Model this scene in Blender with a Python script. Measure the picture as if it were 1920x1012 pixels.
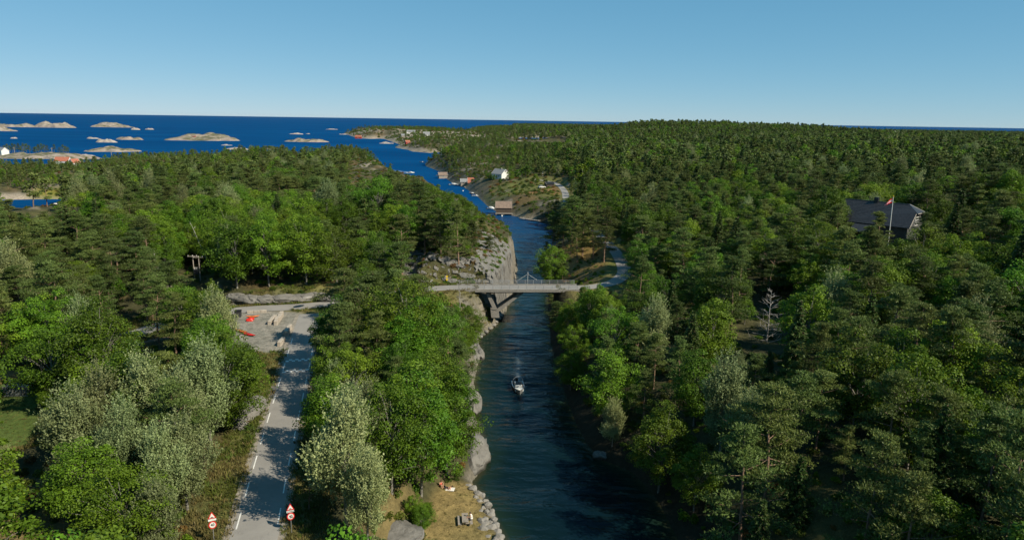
import bpy, math, random
import numpy as np
from mathutils import Vector, Matrix

# ------------------------------------------------------------------ camera, sky, sun, exposure
scene = bpy.context.scene
for o in list(bpy.data.objects):
    bpy.data.objects.remove(o)
col = scene.collection

CAM_H = 48.0
FPX = 1280.0                        # focal length in pixels of the 1920 px wide photograph
PITCH = math.radians(12.45)         # downwards
ROLL = math.radians(0.865)
_f = Vector((0, math.cos(PITCH), -math.sin(PITCH)))
_r0 = Vector((1, 0, 0)); _u0 = Vector((0, math.sin(PITCH), math.cos(PITCH)))
_r = _r0 * math.cos(ROLL) + _u0 * math.sin(ROLL)
_u = -_r0 * math.sin(ROLL) + _u0 * math.cos(ROLL)
cam_data = bpy.data.cameras.new('camera'); cam = bpy.data.objects.new('camera', cam_data)
col.objects.link(cam); scene.camera = cam
cam.matrix_world = Matrix(((_r.x, _u.x, -_f.x, 0), (_r.y, _u.y, -_f.y, 0), (_r.z, _u.z, -_f.z, CAM_H), (0, 0, 0, 1)))
cam_data.sensor_width = 36; cam_data.lens = 24.0
cam_data.clip_start = 0.5; cam_data.clip_end = 120000

SUN_EL = math.radians(40)
_sx, _sy = 0.85, -0.527
SUN_DIR = Vector((math.cos(SUN_EL) * _sx, math.cos(SUN_EL) * _sy, math.sin(SUN_EL))).normalized()
world = bpy.data.worlds.new('World'); scene.world = world; world.use_nodes = True
wn = world.node_tree.nodes; wl = world.node_tree.links
sky = wn.new('ShaderNodeTexSky'); sky.sky_type = 'NISHITA'; sky.sun_disc = False
sky.sun_elevation = SUN_EL; sky.sun_rotation = math.atan2(SUN_DIR.x, SUN_DIR.y)
sky.altitude = 0; sky.air_density = 0.6; sky.dust_density = 0.0; sky.ozone_density = 6.0
# the photograph's colour grade, one curve per channel over the whole sky
_s = wn.new('ShaderNodeSeparateColor'); _c = wn.new('ShaderNodeCombineColor'); wl.new(sky.outputs[0], _s.inputs[0])
for _i, (_raw, _out, _g) in enumerate(((1.4, 0.150, 0.74), (2.75, 0.385, 0.46), (5.5, 0.600, 0.40))):
    _d = wn.new('ShaderNodeMath'); _d.operation = 'DIVIDE'; _d.inputs[1].default_value = _raw; wl.new(_s.outputs[_i], _d.inputs[0])
    _p = wn.new('ShaderNodeMath'); _p.operation = 'POWER'; _p.inputs[1].default_value = _g; wl.new(_d.outputs[0], _p.inputs[0])
    _q = wn.new('ShaderNodeMath'); _q.operation = 'MULTIPLY'; _q.inputs[1].default_value = _out / 0.12; wl.new(_p.outputs[0], _q.inputs[0]); wl.new(_q.outputs[0], _c.inputs[_i])
wl.new(_c.outputs[0], wn['Background'].inputs[0]); wn['Background'].inputs[1].default_value = 0.12 / 2 ** 0.35
sun_data = bpy.data.lights.new('sun', 'SUN'); sun_data.energy = 5.0; sun_data.angle = math.radians(0.53)
sun_data.color = (1.0, 0.92, 0.74)
sun = bpy.data.objects.new('sun', sun_data); col.objects.link(sun); sun.location = (60, -40, 120)
sun.rotation_euler = SUN_DIR.to_track_quat('Z', 'Y').to_euler()
scene.view_settings.view_transform = 'Standard'; scene.view_settings.look = 'None'
scene.view_settings.gamma = 1; scene.view_settings.use_curve_mapping = False
scene.view_settings.exposure = 0.35
scene.cycles.max_bounces = 6; scene.cycles.diffuse_bounces = 2; scene.cycles.glossy_bounces = 2
scene.cycles.transmission_bounces = 3; scene.cycles.transparent_max_bounces = 6
scene.cycles.use_denoising = True
scene.cycles.caustics_reflective = False; scene.cycles.caustics_refractive = False

rng = np.random.default_rng(7)
random.seed(7)

# ------------------------------------------------------------------ pixels to rays and points
CP = Vector((0, 0, CAM_H))
def ray(px, py):
    return (_f + _r * ((px - 960.0) / FPX) + _u * ((506.0 - py) / FPX)).normalized()
def P(px, py, z=0.0):               # the point at height z in a pixel's direction
    d = ray(px, py); t = (z - CAM_H) / d.z
    return (d.x * t, d.y * t, z)
def P2(px, py, z=0.0):
    return P(px, py, z)[:2]
def at_dist(px, py, yd):            # the point at forward distance yd in a pixel's direction
    d = ray(px, py); t = yd / d.y
    return (d.x * t, yd, CAM_H + d.z * t)
def project(x, y, z):
    x = np.asarray(x, float); y = np.asarray(y, float); z = np.asarray(z, float) - CAM_H
    a = x * _r.x + y * _r.y + z * _r.z; b = x * _u.x + y * _u.y + z * _u.z
    c = np.maximum(x * _f.x + y * _f.y + z * _f.z, 0.01)
    return 960 + FPX * a / c, 506 - FPX * b / c

# ------------------------------------------------------------------ noise and plan geometry
_perm = np.random.default_rng(3).random((256, 256))
def vnoise(x, y, seed=0):
    x = np.asarray(x, float) + seed * 17.31; y = np.asarray(y, float) + seed * 9.17
    xi = np.floor(x).astype(int); yi = np.floor(y).astype(int)
    fx = x - xi; fy = y - yi
    fx = fx * fx * (3 - 2 * fx); fy = fy * fy * (3 - 2 * fy)
    g = lambda i, j: _perm[i & 255, j & 255]
    return (g(xi, yi) * (1 - fx) * (1 - fy) + g(xi + 1, yi) * fx * (1 - fy) + g(xi, yi + 1) * (1 - fx) * fy + g(xi + 1, yi + 1) * fx * fy) * 2 - 1
def fbm(x, y, octv=4, seed=0):
    s = 0; a = 1.0; t = 0
    for k in range(octv):
        s = s + a * vnoise(np.asarray(x) * 2 ** k, np.asarray(y) * 2 ** k, seed + k * 5); t += a; a *= 0.5
    return s / t
def sstep(a, b, x):
    t = np.clip((np.asarray(x, float) - a) / (b - a), 0, 1); return t * t * (3 - 2 * t)
def inpoly(x, y, poly):
    x = np.asarray(x, float); y = np.asarray(y, float); r = np.zeros(x.shape, bool); n = len(poly)
    for i in range(n):
        x0, y0 = poly[i][:2]; x1, y1 = poly[(i + 1) % n][:2]
        if y0 == y1: continue
        c = ((y0 > y) != (y1 > y)) & (x < (x1 - x0) * (y - y0) / (y1 - y0) + x0)
        r ^= c
    return r
def segdist(x, y, pts, closed=False):
    """distance to a polyline, and the interpolated z of the nearest point when given"""
    x = np.asarray(x, float); y = np.asarray(y, float)
    best = np.full(x.shape, 1e18); bz = np.zeros(x.shape)
    n = len(pts)
    for i in range(n if closed else n - 1):
        a = pts[i]; b = pts[(i + 1) % n]
        dx, dy = b[0] - a[0], b[1] - a[1]; L = dx * dx + dy * dy + 1e-9
        t = np.clip(((x - a[0]) * dx + (y - a[1]) * dy) / L, 0, 1)
        d = (x - a[0] - t * dx) ** 2 + (y - a[1] - t * dy) ** 2
        m = d < best
        best = np.where(m, d, best)
        if len(a) > 2: bz = np.where(m, a[2] + t * (b[2] - a[2]), bz)
    return np.sqrt(best), bz
def sdist(x, y, poly):              # positive inside
    d, _ = segdist(x, y, [p[:2] for p in poly], True)
    return np.where(inpoly(x, y, poly), d, -d)
def smooth_line(pts, n=6):          # Catmull-Rom through the points
    out = []
    q = [Vector(p) for p in pts]
    for i in range(len(q) - 1):
        p0 = q[max(i - 1, 0)]; p1 = q[i]; p2 = q[i + 1]; p3 = q[min(i + 2, len(q) - 1)]
        for k in range(n):
            t = k / n
            out.append(tuple(0.5 * ((2 * p1) + (p2 - p0) * t + (2 * p0 - 5 * p1 + 4 * p2 - p3) * t * t + (3 * p1 - p0 - 3 * p2 + p3) * t ** 3)))
    out.append(tuple(q[-1])); return out

# ------------------------------------------------------------------ shorelines (water level, z = 0)
LEFT = [(6, -80), (4, 30)] + [P2(*p) for p in [
    (940, 1012), (925, 985), (908, 950), (893, 925), (880, 905), (897, 884), (905, 850), (898, 812), (890, 785), (890, 750),
    (886, 715), (893, 690), (898, 660), (895, 635), (908, 626), (928, 610), (938, 596), (946, 582), (955, 560), (966, 535), (968, 505),
    (966, 485), (955, 465), (936, 440), (915, 415), (885, 396), (850, 378), (800, 358), (762, 340), (731, 323), (718, 309), (692, 299),
    (640, 300), (530, 299), (430, 301), (330, 303), (240, 308), (150, 314), (80, 317), (0, 318), (-200, 322)]] + [(-900, 400), (-900, -80)]
RIGHT = [(60, -80), (34, 20)] + [P2(*p) for p in [
    (1275, 1012), (1235, 935), (1190, 885), (1135, 862), (1105, 835), (1085, 800), (1065, 745), (1045, 690), (1035, 640), (1031, 600),
    (1029, 560), (1031, 535), (1022, 515), (1008, 492), (1015, 480), (1036, 472), (1052, 455), (1046, 440), (1025, 420), (1000, 412),
    (980, 409), (955, 403), (930, 396), (915, 387), (905, 377), (893, 366), (870, 351), (850, 344), (835, 333), (826, 322), (800, 312),
    (797, 307), (810, 301), (835, 296), (850, 291), (860, 286), (850, 284), (805, 287), (772, 284), (765, 281), (740, 277), (752, 272),
    (735, 266), (717, 260), (690, 260.5), (668, 258.5), (645, 250.5), (680, 247), (760, 246), (850, 249), (905, 253), (890, 249), (875, 246.5),
    (900, 243), (960, 242), (1000, 241), (1200, 241), (1500, 244), (1920, 251), (2300, 258)]] + [(3600, 1500), (3600, -80)]
INLET = [P2(*p) for p in [(-200, 380), (0, 374.5), (60, 374), (112, 373.5), (134, 376), (108, 384), (82, 392.5), (40, 394), (0, 394.5), (-200, 400)]]
LAGOON = [P2(*p) for p in [(945, 258.7), (1000, 258.2), (1062, 258.8), (1060, 262), (1030, 265.5), (1000, 266.5), (962, 263.5)]]

def shore(x, y):
    """signed distance to the shoreline, positive on land"""
    d = np.maximum(sdist(x, y, LEFT), sdist(x, y, RIGHT))
    d = np.minimum(d, -sdist(x, y, INLET)); d = np.minimum(d, -sdist(x, y, LAGOON))
    return d

# ------------------------------------------------------------------ roads and level places
ROAD = smooth_line([P(400, 1180, 7), P(440, 1092, 7), P(477, 1005, 7), P(502, 900, 7), P(527, 800, 7.2), P(548, 720, 7.5), P(563, 660, 8), P(573, 622, 8.2), P(584, 588, 8.35)])
CROSS = smooth_line([P(180, 648, 8), P(265, 622, 8), P(330, 602, 8.2), P(400, 587, 8.3), P(470, 579.5, 8.35), P(540, 576, 8.4), P(600, 571.5, 8.45), P(640, 567, 8.6),
                     P(700, 557.5, 8.9), P(760, 547.5, 9.3), P(810, 541, 9.5), P(870, 538.6, 9.5)])
EAST = smooth_line([P(1068, 539, 9.5), P(1110, 537.5, 9.5), P(1150, 529, 9.5), P(1170, 512, 9.5), P(1165, 490, 9.5), P(1148, 465, 9.4), P(1122, 440, 9), P(1088, 412, 8.5),
                    P(1064, 382, 8.5), P(1058, 358, 9.2), P(1040, 343, 10), P(1000, 336, 11)])
LOT = [P2(438, 583, 8.2), P2(520, 585, 8.2), P2(560, 588, 8.2), P2(550, 640, 8.2), P2(530, 655, 8.2), P2(490, 660, 8.2), P2(455, 648, 8.2), P2(436, 620, 8.2)]
LAWN = [P2(845, 905, 1.3), P2(880, 905, 1.3), P2(905, 955, 1.3), P2(925, 1012, 1.3), P2(930, 1060, 1.3), P2(780, 1060, 1.6), P2(800, 1000, 1.6), P2(822, 930, 1.6)]
GARDEN = [P2(-60, 690, 6.5), P2(45, 690, 6.5), P2(75, 740, 6.3), P2(75, 800, 6), P2(55, 840, 6), P2(-60, 850, 6)]
RIDGE = [P2(762, 520, 9.5), P2(770, 532, 9.5), P2(830, 530, 9.5), P2(880, 529, 9.5), P2(950, 530, 9.5), P2(966, 490, 0), P2(955, 465, 0), (-22, 250), (-70, 255), (-64, 185)]
CUT = [P2(420, 566, 8.4), P2(520, 566, 8.4), P2(600, 562, 8.4), P2(650, 556, 8.6), P2(700, 548, 8.9), (-48, 200), (-110, 200), P2(400, 552, 9)]
KNOLL = [P2(1014, 492, 1), P2(1040, 518, 3), P2(1090, 523, 6), P2(1140, 516, 8), P2(1148, 490, 8), P2(1128, 466, 7), P2(1080, 455, 4), P2(1038, 468, 1)]
# control heights of the land surface (x, y, h)
CTRL = [(-30, 60, 7), (-26, 85, 7), (-34, 120, 8), (-60, 135, 8.3), (-22, 75, 7), (-16, 84, 6.5), (-14, 105, 9), (-20, 125, 10), (-14, 140, 9), (-25, 165, 10),
        (-10, 150, 7), (-55, 62, 6), (-62, 90, 6.5), (-90, 110, 8), (-110, 140, 10), (-160, 160, 12), (-120, 80, 8), (-200, 100, 12), (-300, 60, 14),
        (-30, 205, 17), (-60, 220, 16), (-110, 230, 15), (-170, 250, 6), (-240, 260, 4), (-200, 275, 3.5), (-215, 310, 2.5), (-180, 235, 6.5), (-250, 320, 2.5), (-60, 290, 14), (-130, 320, 13), (-210, 345, 3), (-280, 390, 5), (-90, 400, 12), (-180, 430, 11),
        (-290, 430, 7), (-150, 520, 9), (-260, 520, 6), (-110, 580, 11), (-200, 600, 4), (-360, 500, 3), (-420, 430, 4), (-350, 300, 6), (-500, 300, 9),
        (26, 60, 6), (40, 70, 10), (34, 100, 9), (60, 90, 12), (50, 130, 10), (88, 160, 19), (70, 140, 14), (120, 120, 21), (110, 70, 17), (200, 120, 26), (170, 190, 24), (300, 200, 28),
        (36, 165, 9.5), (60, 185, 11), (40, 210, 9), (70, 240, 12), (110, 230, 17), (42, 260, 8), (60, 320, 10), (30, 350, 8), (110, 330, 15), (20, 400, 9), (60, 440, 13), (0, 480, 10),
        (200, 330, 19), (330, 330, 23), (120, 450, 16), (250, 500, 20), (450, 500, 24), (0, 600, 12), (-40, 700, 14), (100, 650, 17), (300, 700, 22), (500, 800, 22), (800, 700, 24), (-70, 860, 6),
        (-40, 950, 12), (80, 950, 11), (-150, 1200, 14), (-250, 1500, 13), (-330, 1700, 18), (-60, 1300, 6), (50, 1200, 5), (60, 1350, 3), (0, 1380, 3), (200, 1100, 22), (310, 1500, 35), (380, 1450, 34), (500, 1400, 31), (150, 1500, 14),
        (100, 1900, 10), (-60, 2200, 10), (250, 2000, 20), (800, 1400, 19), (1200, 1400, 13), (700, 2200, 13), (1100, 2100, 7), (1500, 2000, 9), (2000, 2200, 8), (1800, 1500, 12), (1500, 2800, 6), (300, 2600, 12)]
CTRL = np.array(CTRL, float)
LIGHTHOUSE_GAP = None

def base_height(x, y):
    num = np.zeros(np.shape(x)); den = np.zeros(np.shape(x))
    for cx, cy, ch in CTRL:
        s = 0.12 * math.hypot(cx, cy) + 4
        w = 1.0 / (((x - cx) ** 2 + (y - cy) ** 2) / (s * s) + 0.15) ** 2
        num += w * ch; den += w
    return num / den
def land(x, y, full=False):
    x = np.asarray(x, float); y = np.asarray(y, float)
    d = shore(x, y)
    rr = np.hypot(x, y)
    h = base_height(x, y)
    h = h + fbm(x / 26, y / 26, 3, 1) * np.clip(rr / 120, 0.6, 3.0) * 1.5 + fbm(x / 6, y / 6, 3, 2) * 0.5
    jag = fbm(x / 7, y / 7, 3, 4) * 1.6
    w = np.clip(rr * 0.045, 5.0, 60.0)
    near = (rr < 330) & (np.abs(x) < 70)
    w = np.where(near, np.where(x > 6, 17.0, 10.0), w)
    dd = d + np.where(d < 14, jag * 0.5, 0)
    k = np.clip(dd / w, 0, 1)
    h = h * (1 - (1 - k) ** np.where(near & (x > 6), 1.5, 2.0)) + 0.25
    # rock plateaus
    rd = sdist(x, y, RIDGE)
    h = np.where(rd > -0.5, np.maximum(h, 9.2 + (3.8 + fbm(x / 5, y / 5, 3, 9) * 1.6) * sstep(-0.3, 4.5, rd) + np.clip(rd, 0, 30) * 0.14), h) if True else h
    front = 1 - sstep(222, 245, y)
    lim = np.minimum(0.4 + np.clip(d + jag * 0.5, 0, 22) * (0.9 + 5.5 * front), 9.5 + 0.6 * np.clip(d, 0, 22) + 0.8 * jag)
    h = np.where((d < 22) & (x > -30) & (y > 158) & (y < 330), np.minimum(h, lim), h)
    cd = sdist(x, y, CUT)
    h = np.where(cd > -0.5, np.maximum(h, 8.6 + (2.0 + fbm(x / 4, y / 4, 2, 12)) * sstep(-0.2, 1.8, cd) + np.clip(cd, 0, 25) * 0.14), h)
    kd = sdist(x, y, KNOLL)
    h = np.where(kd > 0, np.maximum(h, 7.5 * (1 - (1 - np.clip(kd / 11, 0, 1)) ** 2)), h)
    # level places
    for poly, z, wd in ((LOT, 8.2, 3.0), (LAWN, None, 6.0), (GARDEN, 6.2, 4.0)):
        pd = sdist(x, y, poly)
        t = sstep(-wd, 0.2, pd)
        zz = z if z is not None else 0.9 + 0.10 * np.clip(d, 0, 9) + 0.05 * fbm(x / 2, y / 2, 2, 3)
        h = h * (1 - t) + zz * t
    rdist = np.full(x.shape, 1e9)
    for line in (ROAD, CROSS, EAST):
        sd, sz = segdist(x, y, line)
        t = 1 - sstep(3.0, 5.5, sd)
        h = np.where(d > 0.5, h * (1 - t) + (sz - 0.06) * t, h)
        rdist = np.minimum(rdist, sd)
    h = np.where(d > 0, h, np.maximum(-3.0, 0.15 + d * 0.8))
    if full: return h, d, rdist, rd, cd
    return h
def Pg(px, py, far=3500):
    """where a pixel's ray meets the land surface"""
    d = ray(px, py); t = np.geomspace(25, far, 1400)
    x = d.x * t; y = d.y * t; z = CAM_H + d.z * t
    h = np.maximum(land(x, y), 0)
    i = int(np.argmax(z < h)) if (z < h).any() else len(t) - 1
    return (x[i], y[i], h[i])

# ------------------------------------------------------------------ mesh helpers
def mesh_arrays(name, v, f, mats=(), matidx=None, attrs=None, smooth=False, cols=None):
    v = np.asarray(v, np.float32); f = np.asarray(f, np.int32); m, k = f.shape
    me = bpy.data.meshes.new(name)
    me.vertices.add(len(v)); me.vertices.foreach_set('co', v.ravel())
    me.loops.add(m * k); me.loops.foreach_set('vertex_index', f.ravel())
    me.polygons.add(m); me.polygons.foreach_set('loop_start', np.arange(0, m * k, k, dtype=np.int32))
    for mt in mats: me.materials.append(mt)
    if matidx is not None: me.polygons.foreach_set('material_index', np.asarray(matidx, np.int32))
    me.update(calc_edges=True)
    me.polygons.foreach_set('use_smooth', np.full(m, bool(smooth)))
    for an, (dom, arr) in (attrs or {}).items():
        a = me.attributes.new(an, 'FLOAT', dom); a.data.foreach_set('value', np.asarray(arr, np.float32))
    for an, arr in (cols or {}).items():
        a = me.attributes.new(an, 'FLOAT_COLOR', 'POINT')
        c = np.ones((len(v), 4), np.float32); c[:, :3] = arr; a.data.foreach_set('color', c.ravel())
    return me
def link(name, me, parent=None, loc=None, rz=None):
    o = bpy.data.objects.new(name, me); col.objects.link(o)
    if parent is not None: o.parent = parent
    if loc is not None: o.location = loc
    if rz is not None: o.rotation_euler = (0, 0, rz)
    return o
def tag(o, label, cat, group=None):
    o['label'] = label; o['category'] = cat
    if group: o['group'] = group
    return o
def structure(o): o['kind'] = 'structure'; return o
def stuff(o): o['kind'] = 'stuff'; return o
def thing(name, label, cat, loc=(0, 0, 0), rz=0.0, group=None):
    o = link(name, None, None, loc, rz); return tag(o, label, cat, group)

class MB:
    """collects shapes and links them as one mesh object"""
    def __init__(s): s.v = []; s.f = []
    def add(s, vs, fs):
        b = len(s.v); s.v += [tuple(p) for p in vs]; s.f += [tuple(i + b for i in q) for q in fs]; return s
    def box(s, x0, x1, y0, y1, z0, z1):
        return s.add([(x0, y0, z0), (x1, y0, z0), (x1, y1, z0), (x0, y1, z0), (x0, y0, z1), (x1, y0, z1), (x1, y1, z1), (x0, y1, z1)],
                     [(0, 3, 2, 1), (4, 5, 6, 7), (0, 1, 5, 4), (1, 2, 6, 5), (2, 3, 7, 6), (3, 0, 4, 7)])
    def tube(s, pts, rad, n=6, cap=True):
        pts = [Vector(p) for p in pts]
        if not hasattr(rad, '__len__'): rad = [rad] * len(pts)
        vs = []; fs = []
        for i, p in enumerate(pts):
            t = (pts[min(i + 1, len(pts) - 1)] - pts[max(i - 1, 0)]).normalized()
            a = t.cross(Vector((0, 0, 1)) if abs(t.z) < 0.9 else Vector((1, 0, 0))).normalized(); b = t.cross(a)
            for k in range(n):
                an = 2 * math.pi * k / n
                vs.append(p + (a * math.cos(an) + b * math.sin(an)) * rad[i])
        for i in range(len(pts) - 1):
            for k in range(n):
                fs.append((i * n + k, i * n + (k + 1) % n, (i + 1) * n + (k + 1) % n, (i + 1) * n + k))
        if cap:
            fs.append(tuple(range(n))[::-1]); fs.append(tuple((len(pts) - 1) * n + k for k in range(n)))
        return s.add(vs, fs)
    def prism(s, poly, d):            # poly: 3D points of one face, d: extrusion vector
        n = len(poly); d = Vector(d); p = [Vector(q) for q in poly]
        return s.add(p + [q + d for q in p], [tuple(range(n))[::-1], tuple(range(n, 2 * n))] + [(i, (i + 1) % n, (i + 1) % n + n, i + n) for i in range(n)])
    def build(s, name, mat, parent=None, loc=None, rz=None, smooth=False, bevel=0):
        me = bpy.data.meshes.new(name); me.from_pydata(s.v, [], s.f); me.materials.append(mat)
        import bmesh
        bm = bmesh.new(); bm.from_mesh(me); bmesh.ops.recalc_face_normals(bm, faces=bm.faces[:])
        if bevel: bmesh.ops.bevel(bm, geom=bm.edges[:], offset=bevel, segments=1, affect='EDGES')
        bm.to_mesh(me); bm.free()
        if smooth: me.polygons.foreach_set('use_smooth', np.ones(len(me.polygons), bool))
        return link(name, me, parent, loc, rz)

# ------------------------------------------------------------------ materials
def new_mat(name):
    m = bpy.data.materials.new(name); m.use_nodes = True
    return m, m.node_tree.nodes, m.node_tree.links, m.node_tree.nodes['Principled BSDF']
def N(nodes, t, **kw):
    n = nodes.new(t)
    for k, v in kw.items(): setattr(n, k, v)
    return n
def mixcol(nodes, links, a, b, fac, mode='MIX'):
    n = nodes.new('ShaderNodeMix'); n.data_type = 'RGBA'; n.blend_type = mode
    for sock, val in ((n.inputs[6], a), (n.inputs[7], b)):
        if isinstance(val, tuple): sock.default_value = (*val, 1)
        else: links.new(val, sock)
    if isinstance(fac, (int, float)): n.inputs[0].default_value = fac
    else: links.new(fac, n.inputs[0])
    return n.outputs[2]
def ramp(nodes, links, src, stops):
    n = nodes.new('ShaderNodeValToRGB'); cr = n.color_ramp
    while len(cr.elements) < len(stops): cr.elements.new(0.5)
    for e, (p, c) in zip(cr.elements, stops):
        e.position = p; e.color = (*c, 1) if isinstance(c, tuple) else (c, c, c, 1)
    links.new(src, n.inputs[0]); return n.outputs[0]
def noise_tex(nodes, links, scale, detail=4, rough=0.55, coord='Object', stretch=None, dist=0.0):
    tc = nodes.new('ShaderNodeTexCoord'); src = tc.outputs[coord]
    if coord == 'Position':
        pass
    if stretch:
        mp = nodes.new('ShaderNodeMapping'); mp.inputs['Scale'].default_value = stretch; links.new(src, mp.inputs[0]); src = mp.outputs[0]
    n = nodes.new('ShaderNodeTexNoise'); n.inputs['Scale'].default_value = scale; n.inputs['Detail'].default_value = detail
    n.inputs['Roughness'].default_value = rough; n.inputs['Distortion'].default_value = dist
    links.new(src, n.inputs['Vector']); return n.outputs[0]
def bump(nodes, links, src, strength, dist, bsdf, normal=None):
    b = nodes.new('ShaderNodeBump'); b.inputs['Strength'].default_value = strength; b.inputs['Distance'].default_value = dist
    links.new(src, b.inputs['Height'])
    if normal is not None: links.new(normal, b.inputs['Normal'])
    if bsdf is not None: links.new(b.outputs[0], bsdf.inputs['Normal'])
    return b.outputs[0]
_mc = {}
def paint(name, c, rough=0.6, metal=0.0, var=0.18, scale=3.0, bmp=0.0):
    """painted or plain material with some uneven wear"""
    if name in _mc: return _mc[name]
    m, n, l, b = new_mat(name)
    f = noise_tex(n, l, scale, 5)
    fr = ramp(n, l, f, [(0.3, 0.0), (0.7, 1.0)])
    d = tuple(x * (1 - var) for x in c); e = tuple(min(1, x * (1 + var * 0.6)) for x in c)
    l.new(mixcol(n, l, d, e, fr), b.inputs['Base Color'])
    b.inputs['Roughness'].default_value = rough; b.inputs['Metallic'].default_value = metal
    if bmp: bump(n, l, noise_tex(n, l, scale * 8, 3), bmp, 0.02, b)
    _mc[name] = m; return m

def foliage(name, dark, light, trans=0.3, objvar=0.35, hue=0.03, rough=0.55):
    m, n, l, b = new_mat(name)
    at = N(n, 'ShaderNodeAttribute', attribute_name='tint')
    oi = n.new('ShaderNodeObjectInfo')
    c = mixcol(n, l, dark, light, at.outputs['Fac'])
    hs = n.new('ShaderNodeHueSaturation'); l.new(c, hs.inputs['Color'])
    mr = n.new('ShaderNodeMapRange'); mr.inputs[3].default_value = 1 - objvar; mr.inputs[4].default_value = 1 + objvar
    l.new(oi.outputs['Random'], mr.inputs[0]); l.new(mr.outputs[0], hs.inputs['Value'])
    mm = N(n, 'ShaderNodeMath', operation='MULTIPLY'); mm.inputs[1].default_value = 7.31; l.new(oi.outputs['Random'], mm.inputs[0])
    fr = N(n, 'ShaderNodeMath', operation='FRACT'); l.new(mm.outputs[0], fr.inputs[0])
    mh = n.new('ShaderNodeMapRange'); mh.inputs[3].default_value = 0.5 - hue; mh.inputs[4].default_value = 0.5 + hue
    l.new(fr.outputs[0], mh.inputs[0]); l.new(mh.outputs[0], hs.inputs['Hue'])
    l.new(hs.outputs[0], b.inputs['Base Color']); b.inputs['Roughness'].default_value = rough
    b.inputs['Specular IOR Level'].default_value = 0.25
    t = n.new('ShaderNodeBsdfTranslucent'); l.new(hs.outputs[0], t.inputs['Color'])
    ms = n.new('ShaderNodeMixShader'); ms.inputs[0].default_value = trans
    l.new(b.outputs[0], ms.inputs[1]); l.new(t.outputs[0], ms.inputs[2]); l.new(ms.outputs[0], n['Material Output'].inputs['Surface'])
    return m
M_PINE = foliage('pine_needles', (0.045, 0.068, 0.012), (0.160, 0.210, 0.052), 0.24, 0.30, 0.02)
M_SPRUCE = foliage('spruce_needles', (0.022, 0.050, 0.010), (0.070, 0.115, 0.022), 0.2, 0.2, 0.015)
M_BROAD = foliage('broad_leaves', (0.038, 0.085, 0.005), (0.170, 0.285, 0.017), 0.34, 0.36, 0.022)
M_ASPEN = foliage('aspen_leaves', (0.090, 0.120, 0.038), (0.32, 0.36, 0.155), 0.3, 0.25, 0.02)
M_BUSH = foliage('bush_leaves', (0.045, 0.080, 0.011), (0.135, 0.180, 0.026), 0.3, 0.4, 0.035)
M_RUST = foliage('rust_leaves', (0.115, 0.070, 0.020), (0.25, 0.145, 0.042), 0.3, 0.3, 0.02)
M_DRY = foliage('dry_grass', (0.11, 0.10, 0.03), (0.24, 0.20, 0.075), 0.3, 0.3, 0.02)
M_GRASS = foliage('green_grass', (0.055, 0.085, 0.014), (0.15, 0.17, 0.035), 0.3, 0.3, 0.03)
def bark(name, c1, c2):
    m, n, l, b = new_mat(name)
    f = noise_tex(n, l, 5, 5, 0.6, 'Object', (3, 3, 0.6))
    l.new(mixcol(n, l, c1, c2, ramp(n, l, f, [(0.35, 0.0), (0.65, 1.0)])), b.inputs['Base Color'])
    b.inputs['Roughness'].default_value = 0.85
    bump(n, l, f, 0.5, 0.03, b); return m
M_BARKP = bark('pine_bark', (0.12, 0.075, 0.05), (0.30, 0.19, 0.125))
M_BARKB = bark('grey_bark', (0.09, 0.08, 0.065), (0.25, 0.235, 0.20))
M_DEAD = bark('dead_wood', (0.22, 0.20, 0.18), (0.42, 0.39, 0.36))

def rock_material(name, c1, c2, c3, sc=1.0, moss=None, tide=False):
    m, n, l, b = new_mat(name)
    f1 = noise_tex(n, l, 0.6 * sc, 7, 0.65); f2 = noise_tex(n, l, 2.2 * sc, 7, 0.7, 'Object', (1, 1, 2.2), 0.9)
    c = mixcol(n, l, c1, c2, ramp(n, l, f1, [(0.35, 0.0), (0.65, 1.0)]))
    c = mixcol(n, l, c, c3, ramp(n, l, f2, [(0.52, 0.0), (0.68, 0.75)]))
    if moss:
        g = n.new('ShaderNodeNewGeometry'); sx = n.new('ShaderNodeSeparateXYZ'); l.new(g.outputs['Normal'], sx.inputs[0])
        mm = N(n, 'ShaderNodeMath', operation='MULTIPLY'); l.new(ramp(n, l, sx.outputs['Z'], [(0.80, 0.0), (0.96, 1.0)]), mm.inputs[0])
        l.new(ramp(n, l, f1, [(0.38, 0.0), (0.47, 1.0)]), mm.inputs[1])
        c = mixcol(n, l, c, moss, mm.outputs[0])
    if tide:                          # dark band of algae at the waterline
        g = n.new('ShaderNodeNewGeometry'); sx = n.new('ShaderNodeSeparateXYZ'); l.new(g.outputs['Position'], sx.inputs[0])
        ad = N(n, 'ShaderNodeMath', operation='MULTIPLY_ADD'); ad.inputs[1].default_value = 0.7; l.new(f2, ad.inputs[0]); l.new(sx.outputs['Z'], ad.inputs[2])
        c = mixcol(n, l, (0.030, 0.028, 0.020), c, ramp(n, l, ad.outputs[0], [(0.55, 0.0), (0.95, 1.0)]))
    l.new(c, b.inputs['Base Color']); b.inputs['Roughness'].default_value = 0.85
    w = bump(n, l, f2, 0.7, 0.25 / sc, None)
    bump(n, l, noise_tex(n, l, 9 * sc, 4), 0.4, 0.05 / sc, b, w)
    return m
M_ROCK = rock_material('grey_rock', (0.125, 0.117, 0.105), (0.195, 0.183, 0.165), (0.050, 0.045, 0.038), tide=True)
M_BOULDER = rock_material('boulder_stone', (0.19, 0.175, 0.155), (0.29, 0.27, 0.245), (0.12, 0.105, 0.085), 2.5, tide=True)
M_SKERRY = rock_material('skerry_granite', (0.24, 0.19, 0.155), (0.35, 0.295, 0.25), (0.14, 0.11, 0.085), 0.16, (0.095, 0.095, 0.04))
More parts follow.
